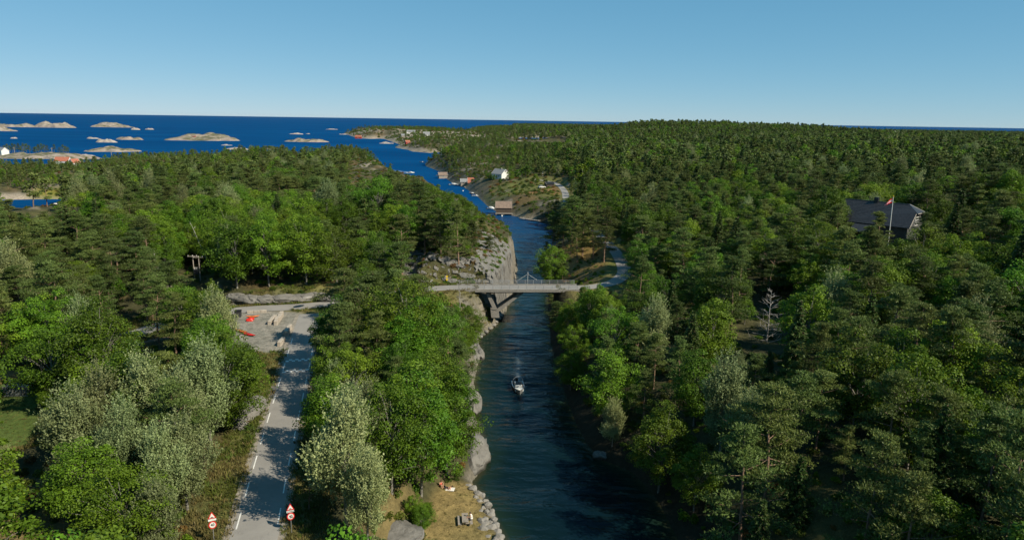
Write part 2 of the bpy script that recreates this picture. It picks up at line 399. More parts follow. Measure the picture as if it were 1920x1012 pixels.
M_CONC = rock_material('old_concrete', (0.19, 0.172, 0.15), (0.26, 0.238, 0.21), (0.12, 0.108, 0.093), 1.2)
occupied = []                         # (x, y, radius) of built things that the scattered trees keep off
# ------------------------------------------------------------------ the land
def polar_grid(r_list, th_list):
    R, T = np.meshgrid(r_list, th_list, indexing='ij')
    nr, nt = R.shape
    idx = np.arange(nr * nt).reshape(nr, nt)
    f = np.stack([idx[:-1, :-1], idx[:-1, 1:], idx[1:, 1:], idx[1:, :-1]], -1).reshape(-1, 4)[:, ::-1]
    return (R * np.sin(T)).ravel(), (R * np.cos(T)).ravel(), f, (nr, nt)
def geo(a, b, q): return np.geomspace(a, b, max(2, int(math.log(b / a) / math.log(q))), endpoint=False)
r_l = np.concatenate([geo(14, 55, 1.03), geo(55, 270, 1.0062), geo(270, 900, 1.013), geo(900, 4600, 1.02)])
th_l = np.radians(np.concatenate([np.arange(-66, -40, 0.9), np.arange(-40, 40, 0.225), np.arange(40, 72, 0.9)]))
gx, gy, gf, gshape = polar_grid(r_l, th_l)
gz, gd, groad, gridge, gcut = land(gx, gy, True)
H2 = gz.reshape(gshape); X2 = gx.reshape(gshape); Y2 = gy.reshape(gshape)
# slope from finite differences along the grid
def slope_of(H, X, Y):
    dr = np.gradient(H, axis=0) / np.maximum(np.hypot(np.gradient(X, axis=0), np.gradient(Y, axis=0)), 1e-3)
    dt = np.gradient(H, axis=1) / np.maximum(np.hypot(np.gradient(X, axis=1), np.gradient(Y, axis=1)), 1e-3)
    return np.hypot(dr, dt)
gs = slope_of(H2, X2, Y2).ravel()
gr = np.hypot(gx, gy)
def lerp(a, b, t): return a * (1 - t[:, None]) + np.array(b) * t[:, None]
n1 = fbm(gx / 9, gy / 9, 4, 21); n2 = fbm(gx / 40, gy / 40, 3, 22)
gc = np.tile(np.array([0.055, 0.055, 0.026]), (len(gx), 1))
gc = lerp(gc, (0.11, 0.105, 0.040), sstep(0.0, 0.4, n1) * 0.7)
gc = lerp(gc, (0.15, 0.10, 0.045), sstep(0.15, 0.5, fbm(gx / 14, gy / 14, 3, 24)) * 0.6)
verge = 1 - sstep(3.0, 9.0, groad)
gc = lerp(gc, (0.17, 0.15, 0.055), verge * 0.8)
gc = lerp(gc, (0.10, 0.125, 0.032), verge * sstep(-0.1, 0.3, n1) * 0.8)
rocky = np.maximum(sstep(1.25, 1.8, gs), sstep(0.28, 0.48, fbm(gx / 11, gy / 11, 4, 30)) * 0.8)
rocky = np.maximum(rocky, (1 - sstep(0.2, 1.3, gd)) * 0.8)
rocky *= sstep(3.2, 4.4, groad)
rocky = np.where((gx > 6) & (gr < 330), rocky * 0.2, rocky); rocky = np.where(gridge > 6, rocky * 0.25, rocky)
bare = np.zeros(len(gx))
tip = np.hypot(gx - P(715, 312, 4)[0], gy - P(715, 312, 4)[1]); bare = np.maximum(bare, 1 - sstep(18, 38, tip))
head = (gy > 1080) & (gy < 2300) & (gx < -60) & (gd < 160)
bare = np.where(head, np.maximum(bare, sstep(-0.25, 0.15, fbm(gx / 60, gy / 60, 3, 33)) * 0.9), bare)
bare = np.maximum(bare, (1 - sstep(2.5, 7 + 0.008 * gr, gd + 6 * n2)) * (gr > 330) * np.where((gr < 760) & (gx > -120), 0.25, 1.0))
rocky = np.maximum(rocky, bare)
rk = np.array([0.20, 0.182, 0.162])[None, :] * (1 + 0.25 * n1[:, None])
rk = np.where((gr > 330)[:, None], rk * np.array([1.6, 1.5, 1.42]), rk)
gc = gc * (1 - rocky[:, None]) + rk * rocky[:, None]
rb_ = (gx > 6) & (gr < 330); gc = lerp(gc, (0.028, 0.026, 0.016), np.where(rb_, 1 - sstep(2.5, 6.0, gd), 0.0))  # right bank by the water: wet soil, darkened further to paint in tree shade
for poly, c, e in ((LOT, (0.25, 0.235, 0.215), 1.5), (LAWN, (0.235, 0.18, 0.078), 1.5), (GARDEN, (0.085, 0.125, 0.030), 2.0)):
    pd = sdist(gx, gy, poly); t = sstep(-e, 0.5, pd)
    if poly is GARDEN:
        gc = lerp(gc, c, t)
        dry = sstep(-1, 1, sdist(gx, gy, [P2(-60, 690, 6.5), P2(60, 688, 6.5), P2(60, 712, 6.4), P2(-60, 722, 6.4)]))
        gc = lerp(gc, (0.30, 0.20, 0.095), dry)
    elif poly is LAWN:
        gc = lerp(gc, c, t); gc = lerp(gc, (0.17, 0.155, 0.05), t * sstep(0.0, 0.5, n1) * 0.6)
    else: gc = lerp(gc, c, t)
mead = [P2(905, 385, 2), P2(960, 372, 5), P2(1050, 375, 7), P2(1050, 345, 9), P2(985, 338, 10), P2(950, 345, 8), P2(905, 365, 3)]
tm = sstep(-6, 4, sdist(gx, gy, mead)); gc = lerp(gc, (0.11, 0.12, 0.035), tm * (1 - rocky)); gc = lerp(gc, (0.20, 0.12, 0.05), tm * sstep(0.1, 0.4, fbm(gx / 18, gy / 18, 3, 41)))
for poly_ in ([P2(680, 925, 5), P2(775, 925, 4), P2(800, 1030, 3), P2(680, 1030, 5)], [P2(30, 980, 6), P2(115, 975, 6), P2(125, 1040, 6), P2(20, 1040, 6)]):
    gc = lerp(gc, (0.21, 0.165, 0.075), sstep(-2.5, 0.5, sdist(gx, gy, poly_)) * (0.75 + 0.25 * np.clip(n1 * 2, -1, 1)))
kd_ = sstep(-1, 3, sdist(gx, gy, KNOLL)); gc = lerp(gc, (0.23, 0.155, 0.055), kd_ * 0.85)
marsh = sstep(-5, 5, sdist(gx, gy, [P2(60, 373, 0), P2(110, 373.5, 0), P2(135, 370, 0), P2(120, 364, 0), P2(60, 369, 0)])); gc = lerp(gc, (0.20, 0.19, 0.035), marsh)
keep = (gd.reshape(gshape) > -8)
kf = keep[:-1, :-1] | keep[1:, :-1] | keep[:-1, 1:] | keep[1:, 1:]
gf = gf[kf.ravel()]
used = np.zeros(len(gx), bool); used[gf.ravel()] = True
remap = np.cumsum(used) - 1
m, n, l, b = new_mat('ground_cover')
at = N(n, 'ShaderNodeAttribute', attribute_name='gcol')
f1 = noise_tex(n, l, 0.9, 6, 0.65); f2 = noise_tex(n, l, 0.12, 5, 0.6); f3 = noise_tex(n, l, 7.0, 4, 0.6)
c = mixcol(n, l, at.outputs['Color'], ramp(n, l, f1, [(0.3, (0.55, 0.55, 0.5)), (0.7, (1.35, 1.3, 1.25))]), 0.85, 'MULTIPLY')
c = mixcol(n, l, c, ramp(n, l, f2, [(0.3, (0.75, 0.8, 0.75)), (0.7, (1.2, 1.15, 1.1))]), 0.8, 'MULTIPLY')
c = mixcol(n, l, c, ramp(n, l, f3, [(0.3, (0.6, 0.6, 0.6)), (0.7, (1.3, 1.3, 1.3))]), 0.7, 'MULTIPLY')
l.new(c, b.inputs['Base Color']); b.inputs['Roughness'].default_value = 0.9; b.inputs['Specular IOR Level'].default_value = 0.2
bump(n, l, f3, 0.6, 0.15, b, bump(n, l, f1, 0.6, 0.6, None))
M_GROUND = m
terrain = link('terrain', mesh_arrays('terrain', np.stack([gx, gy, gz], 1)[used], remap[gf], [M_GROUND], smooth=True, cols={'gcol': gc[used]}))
structure(terrain)
# ------------------------------------------------------------------ the sea
BOAT = P(972, 737, 0.0)
wr = np.concatenate([geo(30, 260, 1.006), geo(260, 1200, 1.02), geo(1200, 27000, 1.12), [27000]])
wt = np.radians(np.concatenate([np.arange(-70, -40, 2.0), np.arange(-40, -20, 0.7), np.arange(-20, 24, 0.28), np.arange(24, 72, 2.0)]))
wx, wy, wf, wsh = polar_grid(wr, wt)
wd = shore(wx, wy); wrr = np.hypot(wx, wy)
wz = np.zeros(len(wx))
# bow wave and stern wash of the motorboat: ridges that trail behind it up the channel
bx_, by_ = BOAT[0], BOAT[1]
u_ = wy - (by_ - 2.0); v_ = wx - bx_ - 0.012 * u_
for k, (ang, amp) in enumerate(((0.30, 0.13), (0.24, 0.08), (0.36, 0.07))):
    q = np.abs(v_) - u_ * ang
    wz += np.where((u_ > 0) & (u_ < 40), amp * np.exp(-(q / 0.45) ** 2) * np.exp(-u_ / 16), 0)
wash = np.where((u_ > 2) & (u_ < 45), np.exp(-(v_ / (0.35 + 0.012 * np.clip(u_, 0, 60))) ** 2) * np.exp(-u_ / 9), 0)
# second, distant motorboat
B2 = P(771, 324.5, 0)
dirb = np.array([0.62, -0.78]); px_ = wx - B2[0]; py_ = wy - B2[1]
al = -(px_ * dirb[0] + py_ * dirb[1]); ac = px_ * dirb[1] - py_ * dirb[0]
shal = 1 - sstep(-9.0, 0.5, -np.clip(-wd, 0, 99) )
depth = np.clip(-wd, 0, 60)
m, n, l, b = new_mat('sea_water')
dp = N(n, 'ShaderNodeAttribute', attribute_name='depth'); fo = N(n, 'ShaderNodeAttribute', attribute_name='foam'); fa = N(n, 'ShaderNodeAttribute', attribute_name='faraway')
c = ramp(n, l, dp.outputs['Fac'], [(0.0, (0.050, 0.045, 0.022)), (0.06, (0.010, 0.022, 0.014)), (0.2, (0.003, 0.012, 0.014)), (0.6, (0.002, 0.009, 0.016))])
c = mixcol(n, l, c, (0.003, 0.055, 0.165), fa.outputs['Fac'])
patch = noise_tex(n, l, 0.006, 5, 0.6, 'Object', (0.35, 1.0, 1.0))
c = mixcol(n, l, c, ramp(n, l, patch, [(0.35, (0.72, 0.78, 0.82)), (0.68, (1.2, 1.2, 1.15))]), 0.8, 'MULTIPLY')
c = mixcol(n, l, c, (0.55, 0.62, 0.65), fo.outputs['Fac'])
l.new(c, b.inputs['Base Color'])
b.inputs['IOR'].default_value = 1.33
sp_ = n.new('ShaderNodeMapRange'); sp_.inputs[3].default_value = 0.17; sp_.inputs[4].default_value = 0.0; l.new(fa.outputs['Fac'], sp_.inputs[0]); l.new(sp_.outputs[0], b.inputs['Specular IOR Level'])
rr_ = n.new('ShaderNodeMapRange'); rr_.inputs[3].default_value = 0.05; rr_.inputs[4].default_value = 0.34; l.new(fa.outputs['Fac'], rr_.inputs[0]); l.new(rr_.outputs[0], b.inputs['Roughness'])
w1 = noise_tex(n, l, 0.55, 3, 0.5, 'Object', (0.45, 1.0, 1.0), 0.8); w2 = noise_tex(n, l, 2.0, 3, 0.55, 'Object', (0.6, 1.0, 1.0), 0.5)
w3 = noise_tex(n, l, 0.05, 4, 0.6, 'Object', (0.4, 1.0, 1.0))
nn = bump(n, l, w1, 0.55, 0.55, None); nn = bump(n, l, w2, 0.5, 0.14, None, nn); bump(n, l, w3, 0.6, 5.0, b, nn)
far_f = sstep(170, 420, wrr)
foam = wash * 0.75
foam = np.maximum(foam, np.where((al > 0) & (al < 160), 0.5 * np.exp(-(ac / 2.2) ** 2) * np.exp(-al / 70), 0))
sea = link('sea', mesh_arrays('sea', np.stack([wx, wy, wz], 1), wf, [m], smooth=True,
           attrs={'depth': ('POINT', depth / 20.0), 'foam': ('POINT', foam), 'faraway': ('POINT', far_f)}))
structure(sea)

# ------------------------------------------------------------------ skerries
def islet(xl, xr, yb, yt, ratio=0.6, green=0.5, seed=0, label=None):
    a = P(xl, yb); c_ = P(xr, yb); w = (c_[0] - a[0]) * 1.12; D = (a[1] + c_[1]) / 2
    dep = w * ratio
    top = at_dist((xl + xr) / 2, yt, D + dep * 0.5)[2]
    top = max(top * 0.72, 0.35)
    nr, nt = 26, 96
    ti = np.linspace(0, 2 * np.pi, nt, endpoint=False); ri = np.linspace(0, 1, nr)
    R, T = np.meshgrid(ri, ti, indexing='ij')
    rad = 1 + 0.45 * fbm(np.cos(T) * 2.2 + seed * 3.1, np.sin(T) * 2.2 + seed * 1.7, 5, seed + 50)
    X = np.cos(T) * R * rad * w / 2; Y = np.sin(T) * R * rad * dep / 2
    prof = (1 - R ** 3.2)
    lump = np.clip(0.68 + 0.85 * fbm(X / (w * 0.20) + seed, Y / (dep * 0.35), 5, seed + 60), 0.04, 1.25)
    Z = top * prof * lump + 0.05 * top * fbm(X / (w * .05), Y / (w * .05), 2, seed) * (1 - R ** 6) - 0.8 * sstep(0.88, 1.0, R)
    idx = np.arange(nr * nt).reshape(nr, nt); j2 = np.roll(idx, -1, 1)
    f = np.stack([idx[:-1], j2[:-1], j2[1:], idx[1:]], -1).reshape(-1, 4)[:, ::-1]
    o = link('rocky_islet', mesh_arrays('rocky_islet', np.stack([X.ravel(), Y.ravel(), Z.ravel()], 1), f, [M_SKERRY if green else M_BAREROCK], smooth=True), None, ((a[0] + c_[0]) / 2, D + dep / 2, 0))
    return structure(o), (w, dep, top)
M_BAREROCK = rock_material('bare_granite', (0.29, 0.245, 0.205), (0.40, 0.35, 0.305), (0.17, 0.14, 0.11), 0.15)
ISL = [(-60, 90, 238.5, 228, .35, 1), (20, 156, 239.5, 223.5, .32, 1), (-90, 30, 243, 229, .3, 1), (-70, 42, 246, 235, .3, 1), (137, 262, 238.8, 227.5, .35, 1), (240, 262, 243.6, 238, .6, 0), (268, 288, 243.2, 239, .6, 0),
       (277, 447, 264, 245.5, .45, 1), (156, 186, 260.5, 255.5, .5, 0), (168, 214, 267.4, 257, .6, 0), (206, 267, 262.3, 253, .5, 1), (142, 243, 285, 271.5, .55, 1),
       (15, 32, 260, 256.5, .6, 0), (411, 433, 273, 270, .6, 0), (531, 608, 266.6, 256.5, .45, 1), (539, 568, 252, 248, .5, 0), (608, 633, 243, 240.5, .5, 0), (573, 581, 251.5, 249.5, .6, 0),
       (928, 972, 238.6, 235, .4, 0), (-90, 172, 298, 277, .28, 1), (100, 170, 293.5, 287, .35, 0), (708, 735, 269.5, 264, .6, 0), (418, 462, 281, 275, .5, 0), (488, 520, 280.5, 274.5, .5, 0), (635, 650, 252.5, 249, .5, 0)]
isl_info = []
for i, a in enumerate(ISL): isl_info.append(islet(*a, seed=i))

# ------------------------------------------------------------------ roads
def strip(name, line, hw, dz, mat, u0=-1.0, u1=1.0):
    v = []; f = []
    for i, p in enumerate(line):
        q0 = Vector(line[max(i - 1, 0)]); q1 = Vector(line[min(i + 1, len(line) - 1)])
        t = (q1 - q0); t.z = 0; t.normalize(); nrm = Vector((t.y, -t.x, 0))
        for k in range(5):
            u = u0 + (u1 - u0) * k / 4
            v.append(Vector(p) + nrm * hw * u + Vector((0, 0, dz + 0.04 * (1 - u * u))))
    for i in range(len(line) - 1):
        for k in range(4):
            a = i * 5 + k; f.append((a, a + 1, a + 6, a + 5))
    me = bpy.data.meshes.new(name); me.from_pydata([tuple(q) for q in v], [], f); me.materials.append(mat)
    me.polygons.foreach_set('use_smooth', np.ones(len(f), bool))
    return link(name, me)
m, n, l, b = new_mat('worn_asphalt')
f1 = noise_tex(n, l, 0.25, 5, 0.6); f2 = noise_tex(n, l, 9, 4, 0.7); f3 = noise_tex(n, l, 1.3, 6, 0.7, 'Object', None, 1.5)
c = mixcol(n, l, (0.215, 0.20, 0.183), (0.285, 0.265, 0.243), ramp(n, l, f1, [(0.3, 0.0), (0.7, 1.0)]))
c = mixcol(n, l, c, (0.14, 0.13, 0.12), ramp(n, l, f2, [(0.55, 0.0), (0.8, 0.6)]))
c = mixcol(n, l, c, (0.12, 0.115, 0.11), ramp(n, l, f3, [(0.60, 0.0), (0.64, 0.5), (0.66, 0.0)]))
l.new(c, b.inputs['Base Color']); b.inputs['Roughness'].default_value = 0.85; bump(n, l, f2, 0.3, 0.02, b)
M_ASPH = m
M_LINE = paint('road_paint', (0.72, 0.70, 0.66), 0.7, 0, 0.25, 4)
HW = 2.35
M_GRAVEL = paint('gravel_shoulder', (0.27, 0.235, 0.19), 0.95, 0, 0.4, 2.0, 0.5)
structure(strip('gravel_shoulder', ROAD, HW + 0.75, -0.015, M_GRAVEL))
main_road = structure(strip('road', ROAD, HW, 0.02, M_ASPH))
cross_road = structure(strip('side_road', CROSS, HW, 0.024, M_ASPH))
east_road = structure(strip('shore_road', EAST, 1.8, 0.02, M_ASPH))
def along(line):
    L = [0.0]
    for a, b_ in zip(line[:-1], line[1:]): L.append(L[-1] + math.dist(a, b_))
    return L
def point_at(line, L, s):
    for i in range(len(line) - 1):
        if L[i + 1] >= s:
            t = (s - L[i]) / max(L[i + 1] - L[i], 1e-6)
            p = Vector(line[i]).lerp(Vector(line[i + 1]), t); d = (Vector(line[i + 1]) - Vector(line[i])); d.z = 0
            return p, d.normalized()
    return Vector(line[-1]), (Vector(line[-1]) - Vector(line[-2])).normalized()
RL = along(ROAD)
def dash(line, L, s0, s1, u, w, parent, name='edge_dash'):
    v = []
    for s in (s0, (s0 + s1) / 2, s1):
        p, d = point_at(line, L, s); nrm = Vector((d.y, -d.x, 0))
        zz = 0.02 + 0.04 * (1 - (u / HW) ** 2) + 0.009
        v += [p + nrm * (u - w / 2) + Vector((0, 0, zz)), p + nrm * (u + w / 2) + Vector((0, 0, zz))]
    me = bpy.data.meshes.new(name); me.from_pydata([tuple(q) for q in v], [], [(0, 1, 3, 2), (2, 3, 5, 4)]); me.materials.append(M_LINE)
    return link(name, me, parent)
s = 2.0
while s < RL[-1] - 14:
    for u in (-2.0, 2.0): dash(ROAD, RL, s, s + 3.2, u, 0.14, main_road)
    s += 6.2
# the two checkered rows of the speed hump
def s_near(px, py):
    q = Vector(P(px, py, 7.7)); return min(range(len(ROAD)), key=lambda i: (Vector(ROAD[i]) - q).length)
for (px, py) in ((557, 682), (553, 700)):
    s0 = RL[s_near(px, py)]
    for row in range(2):
        for k in range(8):
            if (k + row) % 2 == 0:
                dash(ROAD, RL, s0 + row * 0.55, s0 + row * 0.55 + 0.55, -1.75 + k * 0.5, 0.5, main_road, 'hump_marking')

# ------------------------------------------------------------------ the cliff beside the bridge, as a finer sheet over the land
cl0 = (P2(760, 535, 9.5)[0], P2(830, 533, 9.5)[1] - 1.0)
cxs = np.arange(cl0[0] - 2, P2(966, 510, 0)[0] + 4, 0.30); cys = np.arange(cl0[1] - 4, cl0[1] + 44, 0.36)
CX, CY = np.meshgrid(cxs, cys, indexing='ij')
ch, cd_, croad, crd, _c = land(CX.ravel(), CY.ravel(), True)
face = sstep(-0.4, 0.6, crd) * (1 - sstep(6, 9, crd))
fx = CX.ravel(); fy = CY.ravel()
crack = np.abs(fbm(fx / 3.2 + fy / 7, ch / 3.5 + fy / 5, 4, 71)); crack2 = np.abs(fbm((fx + ch * 0.6) / 1.5, (fy + ch) / 4.0, 3, 72))
push = (-1.9 * (1 - sstep(0.0, 0.12, crack)) - 0.9 * (1 - sstep(0.0, 0.12, crack2)) + 0.9 * fbm(fx / 5, ch / 4 + fy / 6, 3, 73)) * face
ox = fx - push * 0.15; oy = fy - push * 0.9
strat = (ch + 0.25 * fx) / 1.7; strat = np.abs(strat - np.floor(strat) - 0.5) * 2
oy = oy + 0.8 * (strat - 0.5) * face
oz = ch + 0.35 * face + 0.3 * fbm(fx / 1.2, fy / 1.2, 3, 74) * face
okm = ((crd > -0.3) & (crd < 8.5 + 2.5 * fbm(fx / 4, fy / 4, 2, 77)) & (cd_ > -1.5) & (croad > 3.0)).reshape(CX.shape)
nx_, ny_ = CX.shape; idx = np.arange(nx_ * ny_).reshape(nx_, ny_)
f = np.stack([idx[:-1, :-1], idx[1:, :-1], idx[1:, 1:], idx[:-1, 1:]], -1)
ff = f[okm[:-1, :-1] & okm[1:, 1:] & okm[1:, :-1] & okm[:-1, 1:]]
us = np.zeros(nx_ * ny_, bool); us[ff.ravel()] = True; rm = np.cumsum(us) - 1
structure(link('rock_cliff', mesh_arrays('rock_cliff', np.stack([ox, oy, oz], 1)[us], rm[ff], [M_ROCK], smooth=False)))

# ------------------------------------------------------------------ rocks
def rock_mesh(seed, sub=3, rough=0.25, name='rock'):
    import bmesh
    bm = bmesh.new(); bmesh.ops.create_icosphere(bm, subdivisions=sub, radius=1.0)
    r_ = random.Random(seed); off = r_.random() * 50
    planes = [(Vector((r_.gauss(0, 1), r_.gauss(0, 1), r_.gauss(0, 1))).normalized(), r_.uniform(0.62, 0.9)) for _ in range(9)]
    for v in bm.verts:
        p = v.co.normalized(); s_ = 1.0
        for q, dd in planes:
            t = p.dot(q)
            if t > 0.05: s_ = min(s_, dd / t)
        s_ += rough * float(fbm(np.array([p.x * 1.7 + off]), np.array([p.y * 1.7 + p.z * 1.3 + off]), 5, seed % 20)[0])
        if sub > 3: s_ -= 0.16 * max(0.0, 1 - abs(float(fbm(np.array([p.x * 2.3 + p.z + off]), np.array([p.y * 2.0 - p.z * 1.5]), 3, 7)[0])) * 9)
        v.co = p * s_
    me = bpy.data.meshes.new(name); bm.to_mesh(me); bm.free(); return me
BOULD = [rock_mesh(100 + i, 2, 0.18, 'boulder') for i in range(6)]
for me in BOULD: me.materials.append(M_BOULDER)
def boulder(px, py, sx, sy, sz, label, group=None, z=None, me=None, name='boulder', sink=0.3):
    p = P(px, py, z) if z is not None else Pg(px, py)
    o = link(name, me or random.choice(BOULD), None, (p[0], p[1], p[2] + sz * (1 - sink) * 0.5), random.uniform(0, 6.28))
    o.scale = (sx / 2, sy / 2, sz / 2); return tag(o, label, 'rock', group)
k = 0
for (px, py) in [(878, 914), (886, 921), (896, 929), (904, 932), (910, 942), (899, 943), (893, 936), (915, 951), (906, 956), (922, 962), (912, 964), (903, 967), (918, 973), (909, 977), (926, 978),
                 (919, 984), (911, 989), (903, 984), (929, 990), (921, 996), (913, 1001), (905, 998), (933, 1003), (925, 1008), (915, 1012), (906, 1010), (936, 1014), (928, 1020), (917, 1024), (907, 1022)]:
    s_ = random.uniform(0.75, 1.45)
    boulder(px, py, s_ * 1.2, s_, s_ * random.uniform(0.7, 0.95), 'grey angular boulder of the stone bank between the picnic lawn and the water', 'boulders of the stone bank below the lawn', z=0.25 + 0.55 * (py % 7) / 7, sink=0.2)
M_BIGROCK = M_ROCK
def bluff(px, py, sx, sy, sz, label, seed, rz=0.0, z=0.0):
    me = rock_mesh(seed, 4, 0.22, 'shore_rock'); me.materials.append(M_BIGROCK)
    p = P(px, py, z); o = link('shore_rock', me, None, (p[0], p[1], p[2]), rz); o.scale = (sx / 2, sy / 2, sz / 2)
    return tag(o, label, 'rock')
bluff(888, 862, 5.2, 9.5, 6.5, 'large smooth grey rock dome at the water behind the picnic lawn', 201, 0.1)
bluff(884, 770, 4.0, 8.0, 7.0, 'pale upright shore rock on the left bank beside the motorboat', 202, -0.1)
bluff(888, 668, 5.0, 12.0, 6.0, 'brown and grey shore rock on the left bank between bridge and motorboat', 203, 0.15)
_o = Pg(745, 992); bluff(742, 998, 6.0, 6.5, 1.3, 'flat bare grey outcrop beside the picnic lawn at the lower edge', 204, 0.4, _o[2])
bluff(470, 775, 3.4, 8.0, 4.2, 'grey rock outcrop on the left verge of the road', 205, -0.2, 7.0)
bluff(448, 800, 3.0, 4.5, 3.0, 'low brown rock on the verge below the grey outcrop', 206, 0.5, 6.6)
for i, (px, py, sz_) in enumerate([(442, 560, 3.2), (470, 562, 2.4), (500, 562, 2.2), (535, 561, 2.2), (570, 558, 2.0), (600, 556, 2.6), (622, 560, 2.0)]):
    bluff(px, py, 7.0, 3.2, sz_, ['grey rock face behind the road at the left end of the roadside cutting', 'second rock of the cutting counted from the left behind the road', 'third rock of the cutting counted from the left behind the road',
          'middle rock of the roadside cutting behind the junction', 'third rock of the cutting counted from the right behind the road', 'tallest rock near the right end of the roadside cutting', 'low rock at the right end of the roadside cutting'][i], 210 + i, random.uniform(-.2, .2), 9.0)
bluff(1128, 856, 3.0, 3.0, 1.8, 'pale wet rock at the shaded right waterline', 230)
me_ = None
for (px, py) in [(905, 629), (912, 624), (919, 618), (926, 612), (931, 606), (936, 600), (939, 594), (900, 634)]:
    boulder(px, py, random.uniform(1.2, 1.8), 1.2, 0.9, 'pale stone in the row along the waterline below the bridge', 'stones along the waterline below the bridge', z=0.1)
# ------------------------------------------------------------------ materials of built things
M_WHITE = paint('white_paint', (0.74, 0.72, 0.68), 0.55); M_RED = paint('falu_red', (0.30, 0.035, 0.022), 0.7); M_REDTILE = paint('red_tiles', (0.36, 0.12, 0.07), 0.8, 0, 0.3, 2)
M_BROWNROOF = paint('weathered_roof', (0.21, 0.15, 0.115), 0.8, 0, 0.3, 1.5); M_DARKWOOD = paint('dark_wood', (0.075, 0.055, 0.042), 0.8, 0, 0.35, 2.0); M_GREYWOOD = paint('grey_timber', (0.30, 0.26, 0.22), 0.85, 0, 0.3, 3)
M_GREYROOF = paint('grey_roof', (0.22, 0.22, 0.225), 0.7); M_BLACKTILE = paint('black_tiles', (0.028, 0.028, 0.031), 0.45, 0, 0.45, 2.2, 0.6); M_GLASS = paint('window_glass', (0.02, 0.025, 0.03), 0.08)
M_STEEL = paint('galvanised_steel', (0.42, 0.42, 0.42), 0.45, 0.6); M_DARKSTEEL = paint('dark_metal', (0.06, 0.06, 0.065), 0.5, 0.4); M_SIGNRED = paint('sign_red', (0.62, 0.02, 0.02), 0.45, 0, 0.08); M_BLACK = paint('black_paint', (0.012, 0.012, 0.013), 0.5)
M_YELLOW = paint('yellow_paint', (0.75, 0.50, 0.02), 0.5, 0, 0.1); M_KAYAK = paint('red_plastic', (0.66, 0.025, 0.018), 0.35, 0, 0.08); M_ORANGE = paint('orange_plastic', (0.62, 0.16, 0.04), 0.4, 0, 0.1); M_BLUE = paint('blue_paint', (0.02, 0.05, 0.22), 0.5)
M_ALU = paint('bare_aluminium', (0.46, 0.46, 0.45), 0.35, 0.7); M_SKIN = paint('skin', (0.50, 0.27, 0.18), 0.55, 0, 0.06); M_HAIR = paint('dark_hair', (0.05, 0.03, 0.018), 0.6); M_STRIPE = paint('concrete_block', (0.40, 0.345, 0.285), 0.85, 0, 0.25, 2.5, 0.4)
m, n, l, b = new_mat('clear_glass')
b.inputs['Base Color'].default_value = (0.75, 0.82, 0.8, 1); b.inputs['Roughness'].default_value = 0.05; b.inputs['Transmission Weight'].default_value = 0.85; b.inputs['IOR'].default_value = 1.1
M_CLEAR = m
M_WALLGREY = paint('grey_cladding', (0.065, 0.065, 0.063), 0.8)

# ------------------------------------------------------------------ the bridge
A = Vector(P(868, 538.7, 9.5)); B = Vector(P(1072, 539, 9.5)); BL = (B - A).length; BA = math.atan2(B.y - A.y, B.x - A.x)
bridge = thing('road_bridge', 'low concrete road bridge with steel railings crossing the channel', 'bridge', A, BA)
MB().box(-1.5, BL + 1.5, -2.75, 2.75, -0.52, -0.02).build('deck', M_CONC, bridge)
MB().box(-0.5, BL + 0.5, -1.5, 1.5, -0.95, -0.523).build('girder', M_CONC, bridge)
MB().box(-1.5, BL + 1.5, -2.3, 2.3, 0.0, 0.035).build('road_surface', M_ASPH, bridge)
for sgn in (-1, 1): MB().box(-1.5, BL + 1.5, min(sgn * 2.36, sgn * 2.84), max(sgn * 2.36, sgn * 2.84), -0.42 if sgn < 0 else -0.43, 0.2).build('kerb', M_CONC, bridge)
for sgn in (-1, 1):
    rl = MB()
    for hz in (0.55, 0.82, 1.12): rl.box(-1.0, BL + 1.0, sgn * 2.6 - 0.03, sgn * 2.6 + 0.03, hz, hz + 0.055)
    rail = rl.build('railing', M_STEEL, bridge)
    me = None
    for k in range(15):
        x = -0.9 + k * (BL + 1.8) / 14
        if me is None:
            q = MB().box(-0.045, 0.045, -0.045, 0.045, 0.2, 1.19).build('post', M_STEEL, rail, (x, sgn * 2.6, 0)); me = q.data
        else: link('post', me, rail, (x, sgn * 2.6, 0))
# left abutment, foot and raking struts
fx0 = (Vector(P(938, 575, 2.8)) - A); fx0 = fx0.x * math.cos(BA) + fx0.y * math.sin(BA)
MB().prism([(-2.5, -2.6, -1.26), (2.2, -2.6, -1.26), (1.2, -2.6, -5.5), (-2.5, -2.6, -5.5)], (0, 5.2, 0)).build('abutment', M_CONC, bridge)
MB().prism([(fx0 - 2.6, -1.9, -5.0), (fx0 - 0.7, -1.9, -5.3), (fx0 - 0.5, -1.9, -6.8), (fx0 - 2.4, -1.9, -6.8)], (0, 3.8, 0)).build('foundation', M_CONC, bridge)
for sgn in (-1.5, 1.5):
    MB().prism([(fx0 - 1.5, sgn - 0.25, -5.0), (fx0 - 0.7, sgn - 0.25, -5.4), (fx0 + 5.0, sgn - 0.25, -0.96), (fx0 + 4.1, sgn - 0.25, -0.96)], (0, 0.5, 0)).build('strut', M_CONC, bridge)
    MB().prism([(fx0 - 2.0, sgn - 0.25, -4.9), (fx0 - 1.0, sgn - 0.25, -5.0), (fx0 - 2.9, sgn - 0.25, -0.96), (fx0 - 3.7, sgn - 0.25, -0.96)], (0, 0.5, 0)).build('strut', M_CONC, bridge)
MB().prism([(BL - 1.5, -2.6, -1.26), (BL + 2.5, -2.6, -1.26), (BL + 2.5, -2.6, -6.5), (BL - 0.2, -2.6, -6.5)], (0, 5.2, 0)).build('abutment', M_CONC, bridge)
